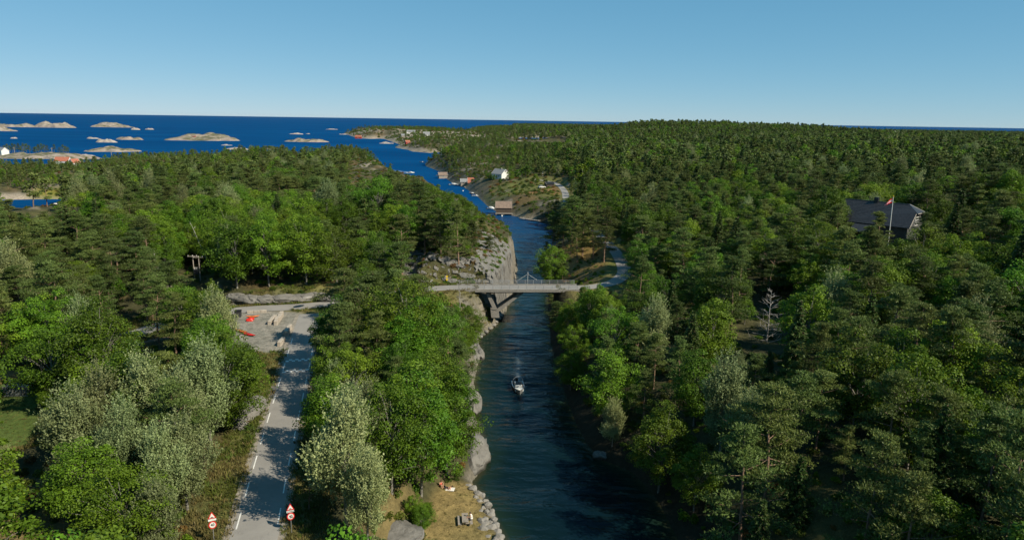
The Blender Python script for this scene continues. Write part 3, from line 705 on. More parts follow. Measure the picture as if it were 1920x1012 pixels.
# signal mast with two stays on the far railing
mx = (Vector(P(984, 531, 9.5)) - A).length
mast = thing('signal_mast', 'slim white mast with two slanting stays on the far bridge railing', 'mast', A + Vector((math.cos(BA) * mx - math.sin(BA) * 2.75, math.sin(BA) * mx + math.cos(BA) * 2.75, 0)), BA)
MB().tube([(0, 0.12, 0), (0, 0.12, 3.1)], 0.04).build('pole', M_WHITE, mast)
for sgn in (-1, 1): MB().tube([(0, 0.12, 2.6), (sgn * 2.2, 0.12, 1.15)], 0.022).build('stay', M_WHITE, mast)
MB().tube([(0, 0.12, 2.55), (0, 0.12, 2.8)], 0.13, 8).build('lantern', M_STEEL, mast)
for (px, py, hgt, lab) in ((942, 531, 4.6, 'thin grey lamp post at the far railing in front of the cliff'),):
    p = P(px, py, 9.7); lp = thing('lamp_post', lab, 'lamp post', p); MB().tube([(0, 0, -0.2), (0, 0, hgt)], [0.06, 0.035]).build('pole', M_STEEL, lp); MB().box(-0.12, 0.12, -0.5, 0.1, hgt, hgt + 0.1).build('lamp_head', M_STEEL, lp)

# ------------------------------------------------------------------ houses
def house(name, label, cat, loc, rz, L, W, ev, rg, wall, roof, trim=None, windows=(), door=None, chimney=None, over=0.35, base=0.6, group=None):
    """gabled house, ridge along local x, ground at z = 0"""
    h = thing(name, label, cat, loc, rz, group); trim = trim or M_WHITE
    w2 = W / 2; l2 = L / 2
    MB().prism([(-l2, -w2, -base), (-l2, w2, -base), (-l2, w2, ev), (-l2, 0, rg), (-l2, -w2, ev)], (L, 0, 0)).build('wall', wall, h)
    r = MB(); sl = (rg - ev) / w2; o = over
    for s in (-1, 1):
        r.prism([(-l2 - o, 0, rg + 0.06), (-l2 - o, s * (w2 + o), ev - sl * o + 0.06), (-l2 - o, s * (w2 + o), ev - sl * o + 0.22), (-l2 - o, 0, rg + 0.22)], (L + 2 * o, 0, 0))
    rf = r.build('roof', roof, h)
    for s in (-1, 1):
        for e in (-1, 1):
            MB().prism([(e * (l2 + o) - 0.04, s * (w2 + o), ev - sl * o - 0.02), (e * (l2 + o) - 0.04, s * (w2 + o), ev - sl * o + 0.25), (e * (l2 + o) - 0.04, 0.0, rg + 0.25), (e * (l2 + o) - 0.04, 0.0, rg - 0.02)], (0.08, 0, 0)).build('bargeboard', trim, rf)
    if chimney: MB().box(chimney - 0.4, chimney + 0.4, -0.35, 0.35, rg - 0.4, rg + 0.9).build('chimney', M_DARKSTEEL if roof is M_BLACKTILE else M_STRIPE, rf)
    for (side, u, z, ww, hh_) in windows:
        if side in 'fb':
            y = -w2 if side == 'f' else w2; s = -1 if side == 'f' else 1
            fr = MB().box(u - ww / 2, u + ww / 2, min(y, y + s * 0.06), max(y, y + s * 0.06), z, z + hh_).build('window', trim, h)
            for q in (-1, 1): MB().box(u + q * ww * 0.23 - ww * 0.19, u + q * ww * 0.23 + ww * 0.19, min(y + s * 0.062, y + s * 0.075), max(y + s * 0.062, y + s * 0.075), z + 0.1, z + hh_ - 0.1).build('pane', M_GLASS, fr)
        else:
            x = -l2 if side == 'l' else l2; s = -1 if side == 'l' else 1
            fr = MB().box(min(x, x + s * 0.06), max(x, x + s * 0.06), u - ww / 2, u + ww / 2, z, z + hh_).build('window', trim, h)
            for q in (-1, 1):
                for t in (0, 1):
                    z0 = z + 0.08 + t * (hh_ - 0.08) / 2
                    MB().box(min(x + s * 0.062, x + s * 0.075), max(x + s * 0.062, x + s * 0.075), u + q * ww * 0.23 - ww * 0.19, u + q * ww * 0.23 + ww * 0.19, z0, z0 + hh_ / 2 - 0.12).build('pane', M_GLASS, fr)
    if door is not None:
        side, u = door; y = -w2 if side == 'f' else w2; s = -1 if side == 'f' else 1
        d_ = MB().box(u - 0.5, u + 0.5, min(y, y + s * 0.05), max(y, y + s * 0.05), 0.02, 2.1).build('door', M_DARKWOOD, h); MB().box(u + 0.35, u + 0.42, min(y + s * .05, y + s * .12), max(y + s * .05, y + s * .12), 1.0, 1.06).build('handle', M_STEEL, d_)
    rad_ = math.hypot(L, W) / 2 + 1.0
    occupied.append((loc[0], loc[1], rad_)); FREE.append((loc[0], loc[1], rad_ * 0.8)); return h
FREE = []
def ground(x, y): return float(land(np.array([x]), np.array([y]))[0])
# the large house with the black tiled roof
e1 = at_dist(1722, 388, 160); e0 = at_dist(1588, 374, 172)
rgz = (e1[2] + e0[2]) / 2; hx, hy = (e1[0] + e0[0]) / 2, (e1[1] + e0[1]) / 2; gz_ = ground(hx, hy)
hl = math.hypot(e1[0] - e0[0], e1[1] - e0[1]); hrz = math.atan2(e1[1] - e0[1], e1[0] - e0[0]); RGH = 9.0
big = thing('large_house', 'large grey house with a black tiled half-hipped roof among the trees', 'house', (hx, hy, rgz - RGH), hrz)
l2, w2, ev, rg = hl / 2, 5.4, 4.6, RGH; hip = 6.9; hy_ = w2 * (rg - hip) / (rg - ev)
MB().prism([(-l2, -w2, -4), (-l2, w2, -4), (-l2, w2, ev), (-l2, 0, rg), (-l2, -w2, ev)], (0.3, 0, 0)).build('gable_wall', M_DARKWOOD, big)
MB().box(-l2 + 0.31, l2 - 0.31, -w2, w2, -4, ev).build('wall', M_DARKWOOD, big)
gw = MB().prism([(l2, -w2, -4), (l2, w2, -4), (l2, w2, ev), (l2, hy_, hip), (l2, -hy_, hip), (l2, -w2, ev)], (-0.3, 0, 0)).build('gable_wall', M_WALLGREY, big)
o = 0.5; sl = (rg - ev) / w2; rf = MB()
for s in (-1, 1):
    rf.prism([(-l2 - o, 0, rg + .1), (l2 - 1.9, 0, rg + .1), (l2 + o, s * hy_ * 0.86, hip + 0.75), (l2 + o, s * (w2 + o), ev - sl * o + .1), (-l2 - o, s * (w2 + o), ev - sl * o + .1)], (0, 0, 0.16))
rfo = rf.build('roof', M_BLACKTILE, big)
MB().prism([(l2 - 1.9, 0, rg + .12), (l2 + o + 0.3, hy_ * 0.9, hip + 0.5), (l2 + o + 0.3, -hy_ * 0.9, hip + 0.5)], (0, 0, 0.18)).build('hip_roof', M_BLACKTILE, rfo)
for s in (-1, 1): MB().tube([(l2 + o + 0.05, s * (w2 + o), ev - sl * o + .2), (l2 + o + 0.05, s * hy_, hip + 0.55)], 0.1, 4).build('bargeboard', M_GREYWOOD, rfo)
MB().tube([(l2 + o + 0.35, -hy_ * 0.92, hip + 0.55), (l2 + o + 0.35, hy_ * 0.92, hip + 0.55)], 0.1, 4).build('gutter', M_GREYWOOD, rfo)
for s in (-1, 1): MB().tube([(l2 - 1.9, 0, rg + .3), (l2 + o + 0.3, s * hy_ * 0.9, hip + 0.7)], 0.09, 4).build('hip_ridge', M_GREYROOF, rfo)
for k in range(int((hl - 1.5) / 0.4)): MB().box(-l2 - o + k * 0.4, -l2 - o + k * 0.4 + 0.37, -0.16, 0.16, rg + 0.2, rg + 0.36).build('ridge_tile', M_BLACKTILE, rfo)
MB().box(-1.6, -0.7, -0.45, 0.45, rg - 0.5, rg + 1.3).build('chimney', M_BLACK, rfo)
# courses of roof tiles on the slope that faces the camera
nrow = 16; nv = np.array([0, -sl, 1.0]); nv = nv / np.linalg.norm(nv)
for k in range(nrow):
    t0 = k / nrow; t1 = (k + 1.12) / nrow
    ya, yb = -(w2 + o) * t0, -(w2 + o) * min(t1, 1.01); za, zb = rg + 0.27 - sl * (w2 + o) * t0, rg + 0.27 - sl * (w2 + o) * min(t1, 1.01)
    xr = l2 - 1.9 + min(1, t0 * (w2 + o) / hy_) * (1.9 + o)
    MB().prism([(-l2 - o, ya, za), (xr, ya, za), (xr, yb, zb + 0.05), (-l2 - o, yb, zb + 0.05)], (0, 0, 0.03)).build('tile_course', M_BLACKTILE, rfo)
win = MB().box(l2 + 0.005, l2 + 0.07, -1.0, 1.0, 4.5, 6.5).build('window', M_WHITE, big)
for a in (-1, 1):
    for c_ in range(3): MB().box(l2 + 0.072, l2 + 0.085, a * 0.47 - 0.38, a * 0.47 + 0.38, 4.62 + c_ * 0.62, 5.14 + c_ * 0.62).build('pane', M_GLASS, win)
MB().prism([(-3.5, -w2 - 3.6, 2.6), (-3.5, -w2 + 0.2, 4.4), (-3.5, -w2 + 0.2, 4.6), (-3.5, -w2 - 3.6, 2.8)], (5.0, 0, 0)).build('porch_roof', M_BLACKTILE, big)
for x_ in (-3.2, 1.2): MB().box(x_ - 0.1, x_ + 0.1, -w2 - 3.4, -w2 - 3.2, -4, 2.65).build('porch_post', M_GREYWOOD, big)
occupied.append((hx, hy, 10.5)); FREE.append((hx, hy, 9))
# flagpole with its long pennant
fp = at_dist(1668, 445, 150); fg = ground(fp[0], fp[1]); ft = at_dist(1675, 369, 150)[2]
pole = thing('flagpole', 'white flagpole flying a red, white and blue pennant before the black roof', 'flagpole', (fp[0], fp[1], fg), 0.0)
FH = ft - fg; tilt = at_dist(1675, 369, 150)[0] - fp[0]
MB().tube([(0, 0, -0.3), (tilt, 0, FH)], [0.11, 0.06], 8).build('pole', M_WHITE, pole); MB().tube([(tilt, 0, FH), (tilt, 0, FH + 0.25)], [0.1, 0.12], 8).build('finial', M_YELLOW, pole)
pts = [(0.0, 0.0), (0.35, -0.25), (0.8, -0.55), (1.2, -1.0), (1.55, -1.45)]
for k, (mt, a, c_) in enumerate(((M_SIGNRED, 0.0, 0.32), (M_WHITE, 0.33, 0.43), (M_BLUE, 0.44, 0.56), (M_WHITE, 0.57, 0.67), (M_SIGNRED, 0.68, 1.0))):
    mb = MB(); v = []
    for i, (dx, dz) in enumerate(pts):
        wdt = 1.15 * (1 - 0.78 * i / 4)
        for q in (a, c_): v.append((tilt - 0.06 - dx, 0.12 * math.sin(i * 1.8), FH - 0.2 + dz - q * wdt - (0.15 * i / 4)))
    n4 = len(v); vv = v + [(x, y + 0.02, z) for x, y, z in v]; fc = []
    for i in range(4): fc += [(2 * i, 2 * i + 1, 2 * i + 3, 2 * i + 2), (n4 + 2 * i, n4 + 2 * i + 2, n4 + 2 * i + 3, n4 + 2 * i + 1)]
    mb.add(vv, fc).build('pennant_stripe', mt, pole)
occupied.append((fp[0], fp[1], 2))
# waterside buildings
p = P(944, 403, 0.0)
bh = house('boathouse', 'grey-brown boathouse on stone piers at the water, nearest of the boathouses', 'boathouse', (p[0], p[1] + 3.0, 1.3), 0.02, 7.8, 6.0, 2.4, 5.2, M_DARKWOOD, M_BROWNROOF, M_GREYWOOD, [('l', 0, 1.0, 0.9, 0.9)], ('f', 1.5))
MB().box(-4.2, 4.6, -4.6, -3.0, -0.55, -0.3).build('quay_deck', M_GREYWOOD, bh)
for x_ in (-3.9, -0.2, 4.3): MB().box(x_ - 0.45, x_ + 0.45, -4.5, -3.2, -2.6, -0.56).build('stone_pier', M_BOULDER, bh, bevel=0.08)
MB().box(-3.9, 3.9, -2.9, 2.9, -2.6, -0.05).build('plinth', M_BOULDER, bh)
p = P(885, 352, 0.0)
rb = house('red_boathouse', 'red boathouse with orange tiled roof and white corners by the dock', 'boathouse', (p[0], p[1] + 4, 1.0), 0.12, 6.4, 6.0, 2.6, 5.6, M_RED, M_REDTILE, M_WHITE, [('f', -1.4, 1.0, 1.1, 1.1), ('f', 1.6, 1.0, 1.0, 1.0)], ('f', 0.2))
MB().box(-6, 3.6, -5.2, -3.0, -0.5, -0.25).build('quay_deck', M_GREYWOOD, rb); MB().box(-3.2, 3.2, -3, 3, -2, -0.05).build('plinth', M_BOULDER, rb)
p = P(899, 355, 0.0)
house('red_shed', 'small low red shed just right of the red boathouse', 'shed', (p[0], p[1] + 3, 0.9), 0.1, 5.0, 4.0, 1.9, 3.2, M_RED, M_DARKWOOD, M_WHITE, (), ('f', 1.0), base=2.0)
p = P(868, 350, 0.0)
house('waterside_cabin', 'grey-green cabin left of the red boathouse on the shore', 'cabin', (p[0] + 1, p[1] + 5, 1.0), 0.15, 6.0, 5.0, 2.2, 4.2, M_GREYWOOD, M_GREYROOF, M_WHITE, [('f', -1.2, 0.9, 0.9, 0.9)], ('f', 1.0), base=2.0)
def cabin(px, py, yd, name, label, rz, L, W, ev, rg, wall, roof, **kw):
    q = at_dist(px, py, yd); g_ = max(ground(q[0], q[1]), 0.4)
    return house(name, label, 'house' if 'house' in name else 'cabin', (q[0], q[1], g_), rz, L, W, ev, rg, wall, roof, base=3.0, **kw)
cabin(938, 330, 455, 'white_house', 'white house with pale gable above the waterside meadow', -0.75, 9, 6.8, 2.9, 5.8, M_WHITE, M_GREYROOF, windows=[('f', -2, 1, 1.2, 1.2), ('f', 2, 1, 1.2, 1.2), ('r', 0, 4.0, 1.2, 1.4)], door=('f', 0.2), chimney=1.0)
cabin(800, 268, 1240, 'white_cabin', 'white square cabin on the bare headland above the sound', 0.2, 11, 9, 5.0, 9.5, M_WHITE, M_GREYROOF, windows=[('f', -2, 1.5, 1.6, 1.4), ('f', 2, 1.5, 1.6, 1.4)])
cabin(771, 250, 1500, 'pale_cabin', 'long pale cabin on top of the headland', 0.1, 18, 9, 4.5, 8, M_WHITE, M_GREYROOF, windows=[('f', 0, 1.2, 3, 1.6)])
cabin(757, 255, 1420, 'grey_cabin', 'grey cabin left of the white ones on the headland', 0.3, 10, 8, 3.5, 6.5, M_GREYWOOD, M_GREYROOF, windows=[('f', 0, 1, 2, 1.2)])
cabin(672, 254.5, 1560, 'red_cabin', 'red cabin near the tip of the headland', 0.0, 14, 8, 3.6, 7, M_RED, M_REDTILE, windows=[('f', 0, 1, 2, 1.2)])
cabin(764, 274, 1110, 'red_waterside_cabin', 'red cabin low on the headland shore beside brown rocks', 0.5, 7, 6, 2.6, 5, M_RED, M_REDTILE, windows=[('f', 0, 1, 1.2, 1)])
cabin(830, 324, 560, 'shore_cabin', 'brown cabin on the rocks where the channel opens to the sea', 0.3, 7, 5, 2.4, 4.4, M_GREYWOOD, M_BROWNROOF, windows=[('f', 0, .9, 1.4, 1)])
cabin(118, 301, 640, 'red_roofed_house', 'house with a broad red tiled roof on the left shore', 0.15, 12, 8, 3.6, 7.0, M_WHITE, M_REDTILE, windows=[('f', -2, 1, 1.4, 1.3), ('f', 3, 1, 1.4, 1.3)], chimney=2.0)
cabin(140, 309, 590, 'small_gabled_cabin', 'small pale cabin with white gable below the red-roofed house', 1.2, 6.5, 5.5, 3.4, 6.2, M_WHITE, M_REDTILE, windows=[('r', 0, 3.0, 1, 1)])
cabin(1680, 263, 1250, 'far_white_cabin', 'tiny white cabin in a gap of the distant forest on the right', 0.2, 13, 9, 9, 14, M_WHITE, M_GREYROOF, windows=[('f', 0, 5, 2, 1.5)])
def islet_top(i, u):                 # point on islet i at fraction u of its width, along its crest
    o, (w, dp, tp) = isl_info[i]; return (o.location.x + u * w, o.location.y, tp * 0.6)
q = islet_top(7, -0.08); house('islet_cabin', 'red cabin on the middle of the long rocky islet', 'cabin', (q[0], q[1] - isl_info[7][1][1] * 0.2, q[2] * 0.6), 0.1, 11, 7, 3, 5.6, M_RED, M_BROWNROOF, base=4, windows=[('f', 0, 1, 1.6, 1)])
q = at_dist(6, 287, 745); house('islet_house', 'white house with dark roof among pines at the left picture edge', 'house', (q[0], q[1], 3.5), -0.5, 9, 7.5, 3.2, 6.6, M_WHITE, M_GREYROOF, base=5, windows=[('f', -1.5, 1, 1, 1.2), ('f', 1.5, 1, 1, 1.2)])
for (px, pt, pb, yd, lab) in ((28, 276, 291, 742, 'first wooden power pole from the left on the islet'), (98, 277, 289, 750, 'second wooden power pole from the left on the islet'), (210, 283, 299, 640, 'thin power pole above the treetops on the left shore')):
    a = at_dist(px, pb, yd); t_ = at_dist(px, pt, yd); hgt = t_[2] - max(a[2] - 4, 0)
    po = thing('power_pole', lab, 'power pole', (a[0], a[1], max(a[2] - 4, 0)), 0.3); MB().tube([(0, 0, -1), (0, 0, hgt)], [0.28, 0.2]).build('pole', M_GREYWOOD, po); MB().box(-1.3, 1.3, -0.12, 0.12, hgt - 1.0, hgt - 0.75).build('crossarm', M_GREYWOOD, po)
for (px, pt, pb, yd, lab) in ((828, 279, 300, 700, 'white flagpole on the rocky point where the channel opens'), (732, 316, 327, 600, 'thin white marker pole on the left shore point'), (1017, 322, 352, 440, 'slim pole behind the parked white car'), (883, 296, 306, 640, 'short pale pole among the trees behind the point')):
    a = at_dist(px, pb, yd); t_ = at_dist(px, pt, yd); g_ = max(ground(a[0], a[1]), 0.0)
    po = thing('bare_pole', lab, 'pole', (a[0], a[1], g_), 0); MB().tube([(0, 0, -0.5), (0, 0, t_[2] - g_)], [0.16, 0.10]).build('pole', M_WHITE, po); MB().tube([(0, 0, t_[2] - g_), (0, 0, t_[2] - g_ + 0.2)], 0.17).build('knob', M_WHITE, po)

# ------------------------------------------------------------------ boats, docks, buoys, car
def hull_mesh(L, W, Hh, mat, parent, name='hull', inner=True):
    """open boat, bow towards -y, waterline at z = 0"""
    nst = 12; sec = [];
    for i in range(nst + 1):
        t = i / nst; y = -L / 2 + L * t
        wd_ = W / 2 * min(1, (1 - (1 - min(t / 0.55, 1)) ** 2.2)) * (1 if t < 0.9 else 0.97) + 0.02
        sheer = Hh * (1 + 0.35 * (1 - t) ** 2); keel = -0.25 * min(1, t / 0.2)
        sec.append([(-wd_, y, sheer), (-wd_ * 0.85, y, sheer * 0.45), (-wd_ * 0.45, y, keel * 0.6 + 0.05), (0, y, keel), (wd_ * 0.45, y, keel * 0.6 + 0.05), (wd_ * 0.85, y, sheer * 0.45), (wd_, y, sheer),
                    (wd_ * 0.86, y + (0.12 if i == 0 else 0), sheer - 0.02), (wd_ * 0.8, y, 0.22), (-wd_ * 0.8, y, 0.22), (-wd_ * 0.86, y + (0.12 if i == 0 else 0), sheer - 0.02)])
    v = [q for s in sec for q in s]; k = 11; f = []
    for i in range(nst):
        for j in range(k): f.append((i * k + j, i * k + (j + 1) % k, (i + 1) * k + (j + 1) % k, (i + 1) * k + j))
    f.append(tuple(range(k))); f.append(tuple(nst * k + j for j in range(k))[::-1])
    mb = MB(); mb.add(v, f); return mb.build(name, mat, parent, smooth=False)
mbt = thing('motorboat', 'aluminium motorboat with white seats heading down the channel', 'motorboat', (BOAT[0], BOAT[1] + 1.5, 0.05), 0.10)
hull_mesh(5.4, 2.15, 0.75, M_ALU, mbt)
MB().box(-0.75, 0.75, -1.6, -0.75, 0.3, 0.72).build('bow_cushion', M_WHITE, mbt, bevel=0.05)
for sgn in (-1, 1): MB().box(sgn * 0.45 - 0.22, sgn * 0.45 + 0.22, 0.55, 1.0, 0.3, 1.25).build('seat', M_WHITE, mbt, bevel=0.06)
cn = MB().box(-0.65, 0.65, -0.35, 0.2, 0.25, 1.05).build('console', M_WHITE, mbt, bevel=0.05); MB().prism([(-0.62, -0.3, 1.06), (0.62, -0.3, 1.06), (0.5, 0.05, 1.55), (-0.5, 0.05, 1.55)], (0, 0.03, 0)).build('windscreen', M_GLASS, cn)
MB().box(-0.8, 0.8, 1.55, 2.1, 0.3, 0.7).build('rear_bench', M_DARKSTEEL, mbt, bevel=0.05)
arch = [(math.cos(a) * 1.05, 0.95 + 0.0 * a, 0.85 + math.sin(a) * 1.35) for a in np.linspace(0, math.pi, 11)]
MB().tube(arch, 0.04, 6).build('hoop', M_STEEL, mbt)
eng = MB().box(-0.22, 0.22, 2.72, 3.2, 0.45, 1.15).build('outboard_engine', M_BLACK, mbt, bevel=0.08); MB().box(-0.07, 0.07, 2.85, 3.05, -0.5, 0.45).build('engine_leg', M_BLACK, eng)
def small_boat(px, py, label, rz, L=5.0, W=1.9, canopy=False, z=0.03, name='moored_boat', hm=None):
    p = P(px, py, 0); b_ = thing(name, label, 'boat', (p[0], p[1], z), rz); hull_mesh(L, W, 0.6, hm or M_WHITE, b_)
    MB().box(-W * 0.36, W * 0.36, -0.4, 0.1, 0.23, 1.1).build('console', M_WHITE, b_, bevel=0.05); MB().box(-W * 0.38, W * 0.38, L * 0.3, L * 0.38, 0.23, 0.6).build('bench', M_GREYWOOD, b_)
    if canopy: MB().prism([(-W * .42, -L * .22, .6), (W * .42, -L * .22, .6), (W * .36, L * .05, 1.5), (-W * .36, L * .05, 1.5)], (0, L * 0.22, 0)).build('cabin', M_WHITE, b_)
    MB().box(-0.18, 0.18, L / 2 + 0.01, L / 2 + 0.4, 0.2, 0.95).build('outboard_engine', M_BLACK, b_, bevel=0.06); return b_
small_boat(923, 393, 'white boat moored left of the grey-brown boathouse', 1.2, 6.5, 2.4, True)
small_boat(771, 325, 'white motorboat running out of the sound with a pale wake', 2.5, 8.0, 2.8, True, name='cabin_boat')
small_boat(893, 368.5, 'white boat at the middle dock between the two boathouses', 1.4, 6.0, 2.2); small_boat(886, 364, 'dark boat at the end of the middle dock', 0.2, 5.0, 2.0, hm=M_DARKSTEEL)
small_boat(853, 347.5, 'long white boat at the dock left of the red boathouse', 1.5, 9.0, 2.6, True); small_boat(902, 357.5, 'white boat pulled up below the small red shed', 1.1, 5.0, 2.0)
small_boat(806, 304.5, 'white boat moored at the rocky point, right one of two', 1.3, 8.0, 2.8, True); small_boat(792, 304.8, 'small dark boat moored at the rocky point, left one of two', 1.2, 6.0, 2.2, hm=M_DARKSTEEL)
small_boat(104, 385, 'small pale boat moored in the left inlet', 0.8, 5.0, 2.0)
def dock(x0, y0, x1, y1, w, label):
    a = Vector(P(x0, y0, 0)); b_ = Vector(P(x1, y1, 0)); d = b_ - a; L = d.length
    o = thing('wooden_dock', label, 'dock', a, math.atan2(d.y, d.x)); k = int(L / 0.9)
    me = None
    for i in range(k):
        if me is None: q = MB().box(0, L / k - 0.05, -w / 2, w / 2, 0.55, 0.65).build('plank', M_GREYWOOD, o); me = q.data
        else: link('plank', me, o, (i * L / k, 0, 0))
    for i in range(0, 4):
        for s in (-1, 1): MB().tube([(L * (0.05 + 0.3 * i), s * w * 0.42, -2), (L * (0.05 + 0.3 * i), s * w * 0.42, 0.9)], 0.11).build('pile', M_DARKWOOD, o)
dock(880, 362.5, 901, 363.5, 2.0, 'narrow wooden dock between the two boathouses'); dock(975, 411, 1012, 416, 1.8, 'long low dock right of the grey-brown boathouse'); dock(858, 345.5, 872, 348.5, 2.2, 'short dock left of the red boathouse'); dock(818, 330, 838, 331, 2.2, 'pale dock below the brown shore cabin')
def buoy(px, py, label):
    p = P(px, py, 0); o = thing('mooring_buoy', label, 'buoy', p); mb = MB(); mb.tube([(0, 0, -0.3), (0, 0, 0.0), (0, 0, 0.35), (0, 0, 0.6), (0, 0, 0.7)], [0.2, 0.42, 0.42, 0.2, 0.05], 10); mb.build('float', M_WHITE, o, smooth=True)
    mb = MB(); mb.tube([(0, 0, 0.68), (0, 0, 0.95)], 0.06); mb.build('ring', M_STEEL, o)
buoy(941, 405.5, 'white buoy in front of the grey-brown boathouse'); buoy(868, 358.5, 'white buoy off the red boathouse')
# sailing boat far out
p = P(1674, 245, 0); sb = thing('sailing_boat', 'tiny white sailing boat on the horizon at right', 'sailing boat', p, 0.6); hull_mesh(12, 3.6, 1.2, M_WHITE, sb); MB().tube([(0, 0, 0.3), (0, 0, 19)], 0.12).build('mast', M_STEEL, sb)
MB().prism([(0, 0.1, 1.6), (0, 6.0, 1.6), (0, 0.1, 18.5)], (0.06, 0, 0)).build('mainsail', M_WHITE, sb); MB().prism([(0, -5.6, 1.3), (0, -0.2, 1.6), (0, -0.2, 16.5)], (0.06, 0, 0)).build('foresail', M_WHITE, sb)
# parked car and shed by the meadow road
p = Pg(1016, 353); car = thing('parked_car', 'white car parked on the meadow by the shore road', 'car', p, 0.5)
MB().prism([(-2.1, -.85, .35), (2.1, -.85, .35), (2.1, -.85, .8), (1.1, -.85, .95), (-2.1, -.85, .95)], (0, 1.7, 0)).build('body', M_WHITE, car); MB().prism([(-1.9, -.75, .95), (1.0, -.75, .95), (.4, -.75, 1.45), (-1.6, -.75, 1.45)], (0, 1.5, 0)).build('cabin', M_GLASS, car); MB().box(-1.55, .35, -.72, .72, 1.452, 1.5).build('roof', M_WHITE, car)
for x_ in (-1.3, 1.3):
    for y_ in (-.86, .86):
        wh = MB().tube([(x_, y_ - .1, .33), (x_, y_ + .1, .33)], .33, 10).build('wheel', M_BLACK, car)
FREE.append((p[0], p[1], 6)); occupied.append((p[0], p[1], 6))
p = Pg(1030, 352); house('garden_shed', 'small dark shed right of the parked white car', 'shed', (p[0], p[1] + 1, p[2]), 0.3, 4.5, 3.5, 2.0, 3.0, M_DARKWOOD, M_BLACK, M_GREYWOOD, (), ('f', 0))
# ------------------------------------------------------------------ greenhouse in the garden
p = P(38, 737, 6.2); gh = thing('greenhouse', 'small glass greenhouse with metal frame beside the lawn at left', 'greenhouse', p, 0.12)
GL, GW, GE, GR = 3.4, 2.3, 1.5, 2.25; fr = MB(); sx = [-GL / 2 + i * GL / 5 for i in range(6)]
for x_ in sx:
    for y_ in (-GW / 2, GW / 2): fr.tube([(x_, y_, 0), (x_, y_, GE)], 0.035, 4); fr.tube([(x_, y_, GE), (x_, 0, GR)], 0.035, 4)
for y_, z_ in ((-GW / 2, 0.03), (GW / 2, 0.03), (-GW / 2, GE), (GW / 2, GE), (0, GR)): fr.tube([(-GL / 2, y_, z_), (GL / 2, y_, z_)], 0.04, 4)
for x_ in (-GL / 2, GL / 2):
    fr.tube([(x_, -GW / 2, GE), (x_, GW / 2, GE)], 0.03, 4); fr.tube([(x_, 0, 0), (x_, 0, GR)], 0.03, 4); fr.tube([(x_, -GW / 2, 0.03), (x_, GW / 2, 0.03)], 0.04, 4)
fr.build('frame', M_ALU, gh)
for i in range(5):
    for s in (-1, 1):
        MB().prism([(sx[i] + .04, s * GW / 2, .06), (sx[i + 1] - .04, s * GW / 2, .06), (sx[i + 1] - .04, s * GW / 2, GE - .04), (sx[i] + .04, s * GW / 2, GE - .04)], (0, -s * 0.012, 0)).build('pane', M_CLEAR, gh)
        MB().prism([(sx[i] + .04, s * (GW / 2 - .02), GE + .02), (sx[i + 1] - .04, s * (GW / 2 - .02), GE + .02), (sx[i + 1] - .04, s * .04, GR - .02), (sx[i] + .04, s * .04, GR - .02)], (0, 0, -0.012)).build('pane', M_CLEAR, gh)
for x_ in (-GL / 2, GL / 2): MB().prism([(x_, -GW / 2 + .05, .06), (x_, GW / 2 - .05, .06), (x_, GW / 2 - .05, GE), (x_, 0, GR - .06), (x_, -GW / 2 + .05, GE)], (0.012, 0, 0)).build('pane', M_CLEAR, gh)
occupied.append((p[0], p[1], 3)); FREE.append((p[0], p[1], 2.6))

# wind-blown pines of the left islet
ISLET_PINES = [(8, 0.7), (24, 0.85), (30, 0.75), (50, 0.8), (68, 0.65), (72, 0.8), (90, 0.7), (102, 0.75), (124, 0.7), (0, 0.62), (14, 0.75), (36, 0.8), (44, 0.9), (56, 0.7), (78, 0.85), (84, 0.7), (112, 0.6), (120, 0.8), (128, 0.55), (20, 0.6), (64, 0.6), (-8, 0.8), (40, 0.55)]
# ------------------------------------------------------------------ trees
def leaf_quads(cen, nrm, up, size, aspect=0.55):
    """kite-shaped leaves: cen (n,3), nrm (n,3) face direction, up (n,3) long axis"""
    nrm = nrm / np.maximum(np.linalg.norm(nrm, axis=1, keepdims=True), 1e-6)
    up = up - nrm * (up * nrm).sum(1, keepdims=True); up /= np.maximum(np.linalg.norm(up, axis=1, keepdims=True), 1e-6)
    side = np.cross(nrm, up); s = size[:, None]
    v = np.stack([cen - up * s * 0.5, cen + side * s * aspect * 0.5, cen + up * s * 0.5, cen - side * s * aspect * 0.5], 1).reshape(-1, 3)
    return v, np.arange(len(cen) * 4).reshape(-1, 4)
def unit(n, r): 
    v = r.normal(size=(n, 3)); return v / np.linalg.norm(v, axis=1, keepdims=True)
class Proto: pass
def finish(name, trunk, lv, lf, tint, mleaf, mbark, lod):
    p = Proto(); p.name = name
    tq = [q if len(q) == 4 else (q[0], q[1], q[2], q[-1]) for q in trunk.f if len(q) == 4]
    tv = np.array(trunk.v, np.float32); tf = np.array(tq, np.int32)
    if lod == 0:
        p.trunk = mesh_arrays(name + '_trunk', tv, tf, [mbark], smooth=True)
        p.crown = mesh_arrays(name + '_crown', lv, lf, [mleaf], attrs={'tint': ('FACE', tint)})
        return p
    v = np.concatenate([tv, lv]); f = np.concatenate([tf, lf + len(tv)])
    mi = np.concatenate([np.zeros(len(tf)), np.ones(len(lf))])
    p.whole = mesh_arrays(name + '_whole', v, f, [mbark, mleaf], matidx=mi, attrs={'tint': ('FACE', np.concatenate([np.zeros(len(tf)), tint]))})
    return p
def trunk_path(H, r, bend=0.5, n=8):
    a = r.uniform(0, 6.28); pts = []
    ox = oy = 0
    for i in range(n):
        t = i / (n - 1); ox += r.normal() * bend * 0.06 * H / n * 2; oy += r.normal() * bend * 0.06 * H / n * 2
        pts.append((ox * t, oy * t, H * t - (0.4 if i == 0 else 0)))
    return pts
def on_path(pts, t):
    f = t * (len(pts) - 1); i = min(int(f), len(pts) - 2); return Vector(pts[i]).lerp(Vector(pts[i + 1]), f - i)
